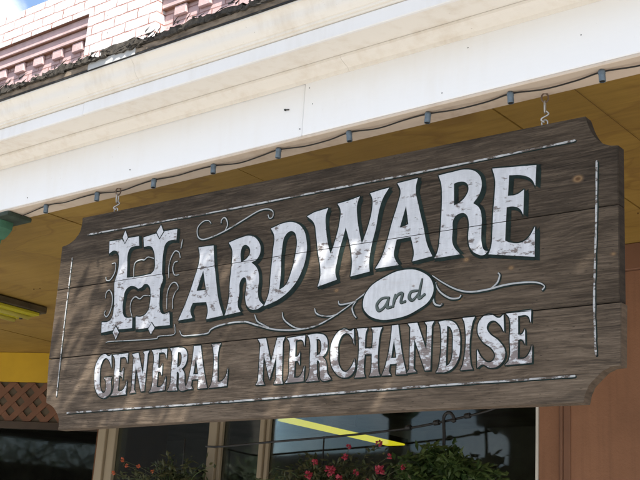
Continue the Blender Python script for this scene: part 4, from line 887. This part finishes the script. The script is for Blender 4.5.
up = thing('utility_pole', (-11.5, -10, 0), 'thin dark pole with a crossbar across the street, mirrored in the window', 'pole')
mb = MB(); mb.tube([(-11.5, -10, -.13), (-11.5, -10, 7)], .045, 8); mb.build('pole', M['oppd'], up)
mb = MB(); mb.box(-13.2, -11.1, -10.03, -9.97, 4.0, 4.06); mb.build('crossbar', M['oppd'], up)

def tree(x, y, h, rc, label, seed, n=2600, lsz=.2):
    rnd = random.Random(seed); t = thing('street_tree', (x, y, -.13), label, 'tree', 'trees across the street')
    tr = MB(); base = Vector((x, y, -.13)); fork = Vector((x + rnd.uniform(-.2, .2), y, h * .38))
    tr.tube(catmull([base, (base + fork) / 2 + Vector((rnd.uniform(-.12, .12), 0, 0)), fork], 5), [.22 - .09 * i / 10 for i in range(11)], 9); tips = []
    for i in range(8):
        a = i * .785 + rnd.uniform(-.3, .3); L = rc * rnd.uniform(.6, 1.); e = rnd.uniform(.35, 1.2)
        tip = fork + Vector((L * math.cos(a) * math.cos(e), L * math.sin(a) * math.cos(e), L * math.sin(e) * 1.25))
        mid = (fork + tip) / 2 + Vector((rnd.uniform(-.25, .25), rnd.uniform(-.25, .25), .2))
        pl = catmull([fork, mid, tip], 6); tr.tube(pl, [.10 * (1 - .8 * j / 12) for j in range(13)], 6); tips += pl[4:]
        for k in range(4):
            b0 = pl[rnd.randint(4, 11)]; b1 = b0 + Vector((rnd.gauss(0, .6), rnd.gauss(0, .6), rnd.uniform(.1, .8))) * rc * .3
            tr.tube([b0, (b0 + b1) / 2 + Vector((0, 0, .05)), b1], [.035, .024, .01], 5); tips += [b1, (b0 + b1) / 2]
    tr.build('trunk', M['bark'], t)
    cr = MB()
    cl = [p + Vector((rnd.gauss(0, .25), rnd.gauss(0, .25), rnd.gauss(0, .25))) for p in rnd.sample(tips, min(len(tips), 60))]
    for i in range(n):
        c = rnd.choice(cl); s = rc * .16
        leaf(cr, c + Vector((rnd.gauss(0, s), rnd.gauss(0, s), rnd.gauss(0, s * .8))), Vector((rnd.gauss(0, 1), rnd.gauss(0, 1), rnd.gauss(-.2, .7))), Vector((0, 0, 1)), lsz * rnd.uniform(.6, 1.3), lsz * .3)
    cr.build('crown', M['leaf'], t, recalc=False)
tree(-26.5, -20, 6.6, 2.6, 'leafy street tree across the street, mirrored in the middle of the window', 21)
tree(-20.5, -17, 5.2, 1.9, 'smaller street tree across the street, mirrored near the right end of the window', 22, 1500)
tree(-5.2, -15, 7.2, 3.0, 'street tree across the street, mirrored in the right half of the left entrance window', 23, 9000, .10)
tree(-9.2, -15.6, 7.4, 3.0, 'broad street tree across the street, mirrored in the left half of the left entrance window', 24, 9000, .10)

# a tree at the kerb whose bough reaches over the porch edge; it dapples the lower half of the sign
rnd = random.Random(31)
kt = thing('kerb_tree', (1.6, 1.5, 0), 'leafy tree at the kerb right of the porch, its bough hanging over the canopy', 'tree')
tr = MB(); fork = Vector((1.35, 1.7, 3.3))
tr.tube(catmull([(1.6, 1.5, 0), (1.5, 1.6, 1.6), fork], 6), [.17 - .005 * i for i in range(13)], 10)
bough = catmull([fork, (.5, 2.05, 4.35), (-.7, 2.2, 4.62), (-2.45, 2.2, 4.66)], 8)
tr.tube(bough, [.085 - .0028 * i for i in range(len(bough))], 8)
top = catmull([fork, (1.6, 1.6, 4.6), (1.5, 1.7, 6.0)], 6); tr.tube(top, [.1 - .006 * i for i in range(13)], 8)
twigs = []
for i in range(46):
    p = bough[rnd.randint(7, len(bough) - 1)]; q = p + Vector((rnd.uniform(-.45, .35), rnd.uniform(-.28, .22), rnd.uniform(-.42, .5)))
    tr.tube([p, (p + q) / 2 + Vector((0, 0, .04)), q], [.014, .009, .004], 5); twigs += [q, (p + q) / 2]
for i in range(40):
    p = top[rnd.randint(5, 12)]; q = p + Vector((rnd.gauss(0, .6), rnd.gauss(0, .5), rnd.uniform(-.2, .9))); tr.tube([p, (p + q) / 2, q], [.02, .012, .004], 5); twigs += [q]
tr.build('trunk', M['bark'], kt)
lf = MB()
for i in range(3000):
    c = twigs[i % len(twigs)] if i % 3 else rnd.choice(twigs)
    leaf(lf, c + Vector((rnd.gauss(0, .12), rnd.gauss(0, .10), rnd.gauss(0, .12))), Vector((rnd.gauss(0, 1), rnd.gauss(0, 1), rnd.gauss(-.3, .6))), Vector((0, 0, 1)), rnd.uniform(.08, .13), .026)
lf.build('crown', M['leaf'], kt, recalc=False)

# ------------------------------------------------------------------ sky, sun, camera
SUN = Vector((.50, -.36, .84)).normalized()
w = bpy.data.worlds.new('World'); sc.world = w; w.use_nodes = True; nt = w.node_tree; nt.nodes.clear()
sky = nt.nodes.new('ShaderNodeTexSky'); sky.sky_type = 'NISHITA'; sky.sun_disc = False
sky.sun_elevation = math.asin(SUN.z); sky.sun_rotation = math.atan2(SUN.x, SUN.y); sky.air_density = 1.; sky.dust_density = 1.2; sky.ozone_density = 1.2
bg = nt.nodes.new('ShaderNodeBackground'); bg.inputs['Strength'].default_value = .1
tc = nt.nodes.new('ShaderNodeTexCoord'); mp = nt.nodes.new('ShaderNodeMapping'); mp.inputs['Scale'].default_value = (1.6, 1.6, 4.2); mp.inputs['Location'].default_value = (.35, .1, .22)
nt.links.new(tc.outputs['Generated'], mp.inputs['Vector'])
cn = noise(nt, mp.outputs[0], 2.1, 9, .58, .4)
cm = ramp(nt, cn, [(.47, (0, 0, 0)), (.68, (1, 1, 1))])
cc = mix(nt, cm, sky.outputs[0], (7.5, 7.6, 7.8))
nt.links.new(cc, bg.inputs['Color']); out = nt.nodes.new('ShaderNodeOutputWorld'); nt.links.new(bg.outputs[0], out.inputs['Surface'])
ld = bpy.data.lights.new('sun', 'SUN'); ld.energy = 4.2; ld.angle = R(.53); ld.color = (1, .95, .87)
lo = bpy.data.objects.new('sun', ld); col.objects.link(lo); lo.rotation_euler = SUN.to_track_quat('Z', 'Y').to_euler(); lo.location = (10, -4, 18)

CR = [Vector(r) for r in DATA['CAM']]
cd = bpy.data.cameras.new('camera'); cam = bpy.data.objects.new('camera', cd); col.objects.link(cam)
cam.matrix_world = Matrix(((CR[0].x, CR[1].x, -CR[2].x, 0), (CR[0].y, CR[1].y, -CR[2].y, 0), (CR[0].z, CR[1].z, -CR[2].z, 1.6), (0, 0, 0, 1)))
cd.sensor_fit = 'HORIZONTAL'; cd.sensor_width = 36; cd.lens = DATA['F'] / 640 * 36; cd.clip_end = 2000; cd.clip_start = .05
sc.camera = cam
sc.view_settings.view_transform = 'Standard'; sc.view_settings.look = 'None'; sc.view_settings.gamma = 1; sc.view_settings.use_curve_mapping = False
sc.view_settings.exposure = 1.5
sc.render.engine = 'CYCLES'
sc.cycles.use_denoising = True
sc.cycles.max_bounces = 8; sc.cycles.transparent_max_bounces = 12; sc.cycles.sample_clamp_indirect = 8
for o in list(bpy.data.objects):
    if '_abs' in o.keys(): del o['_abs']
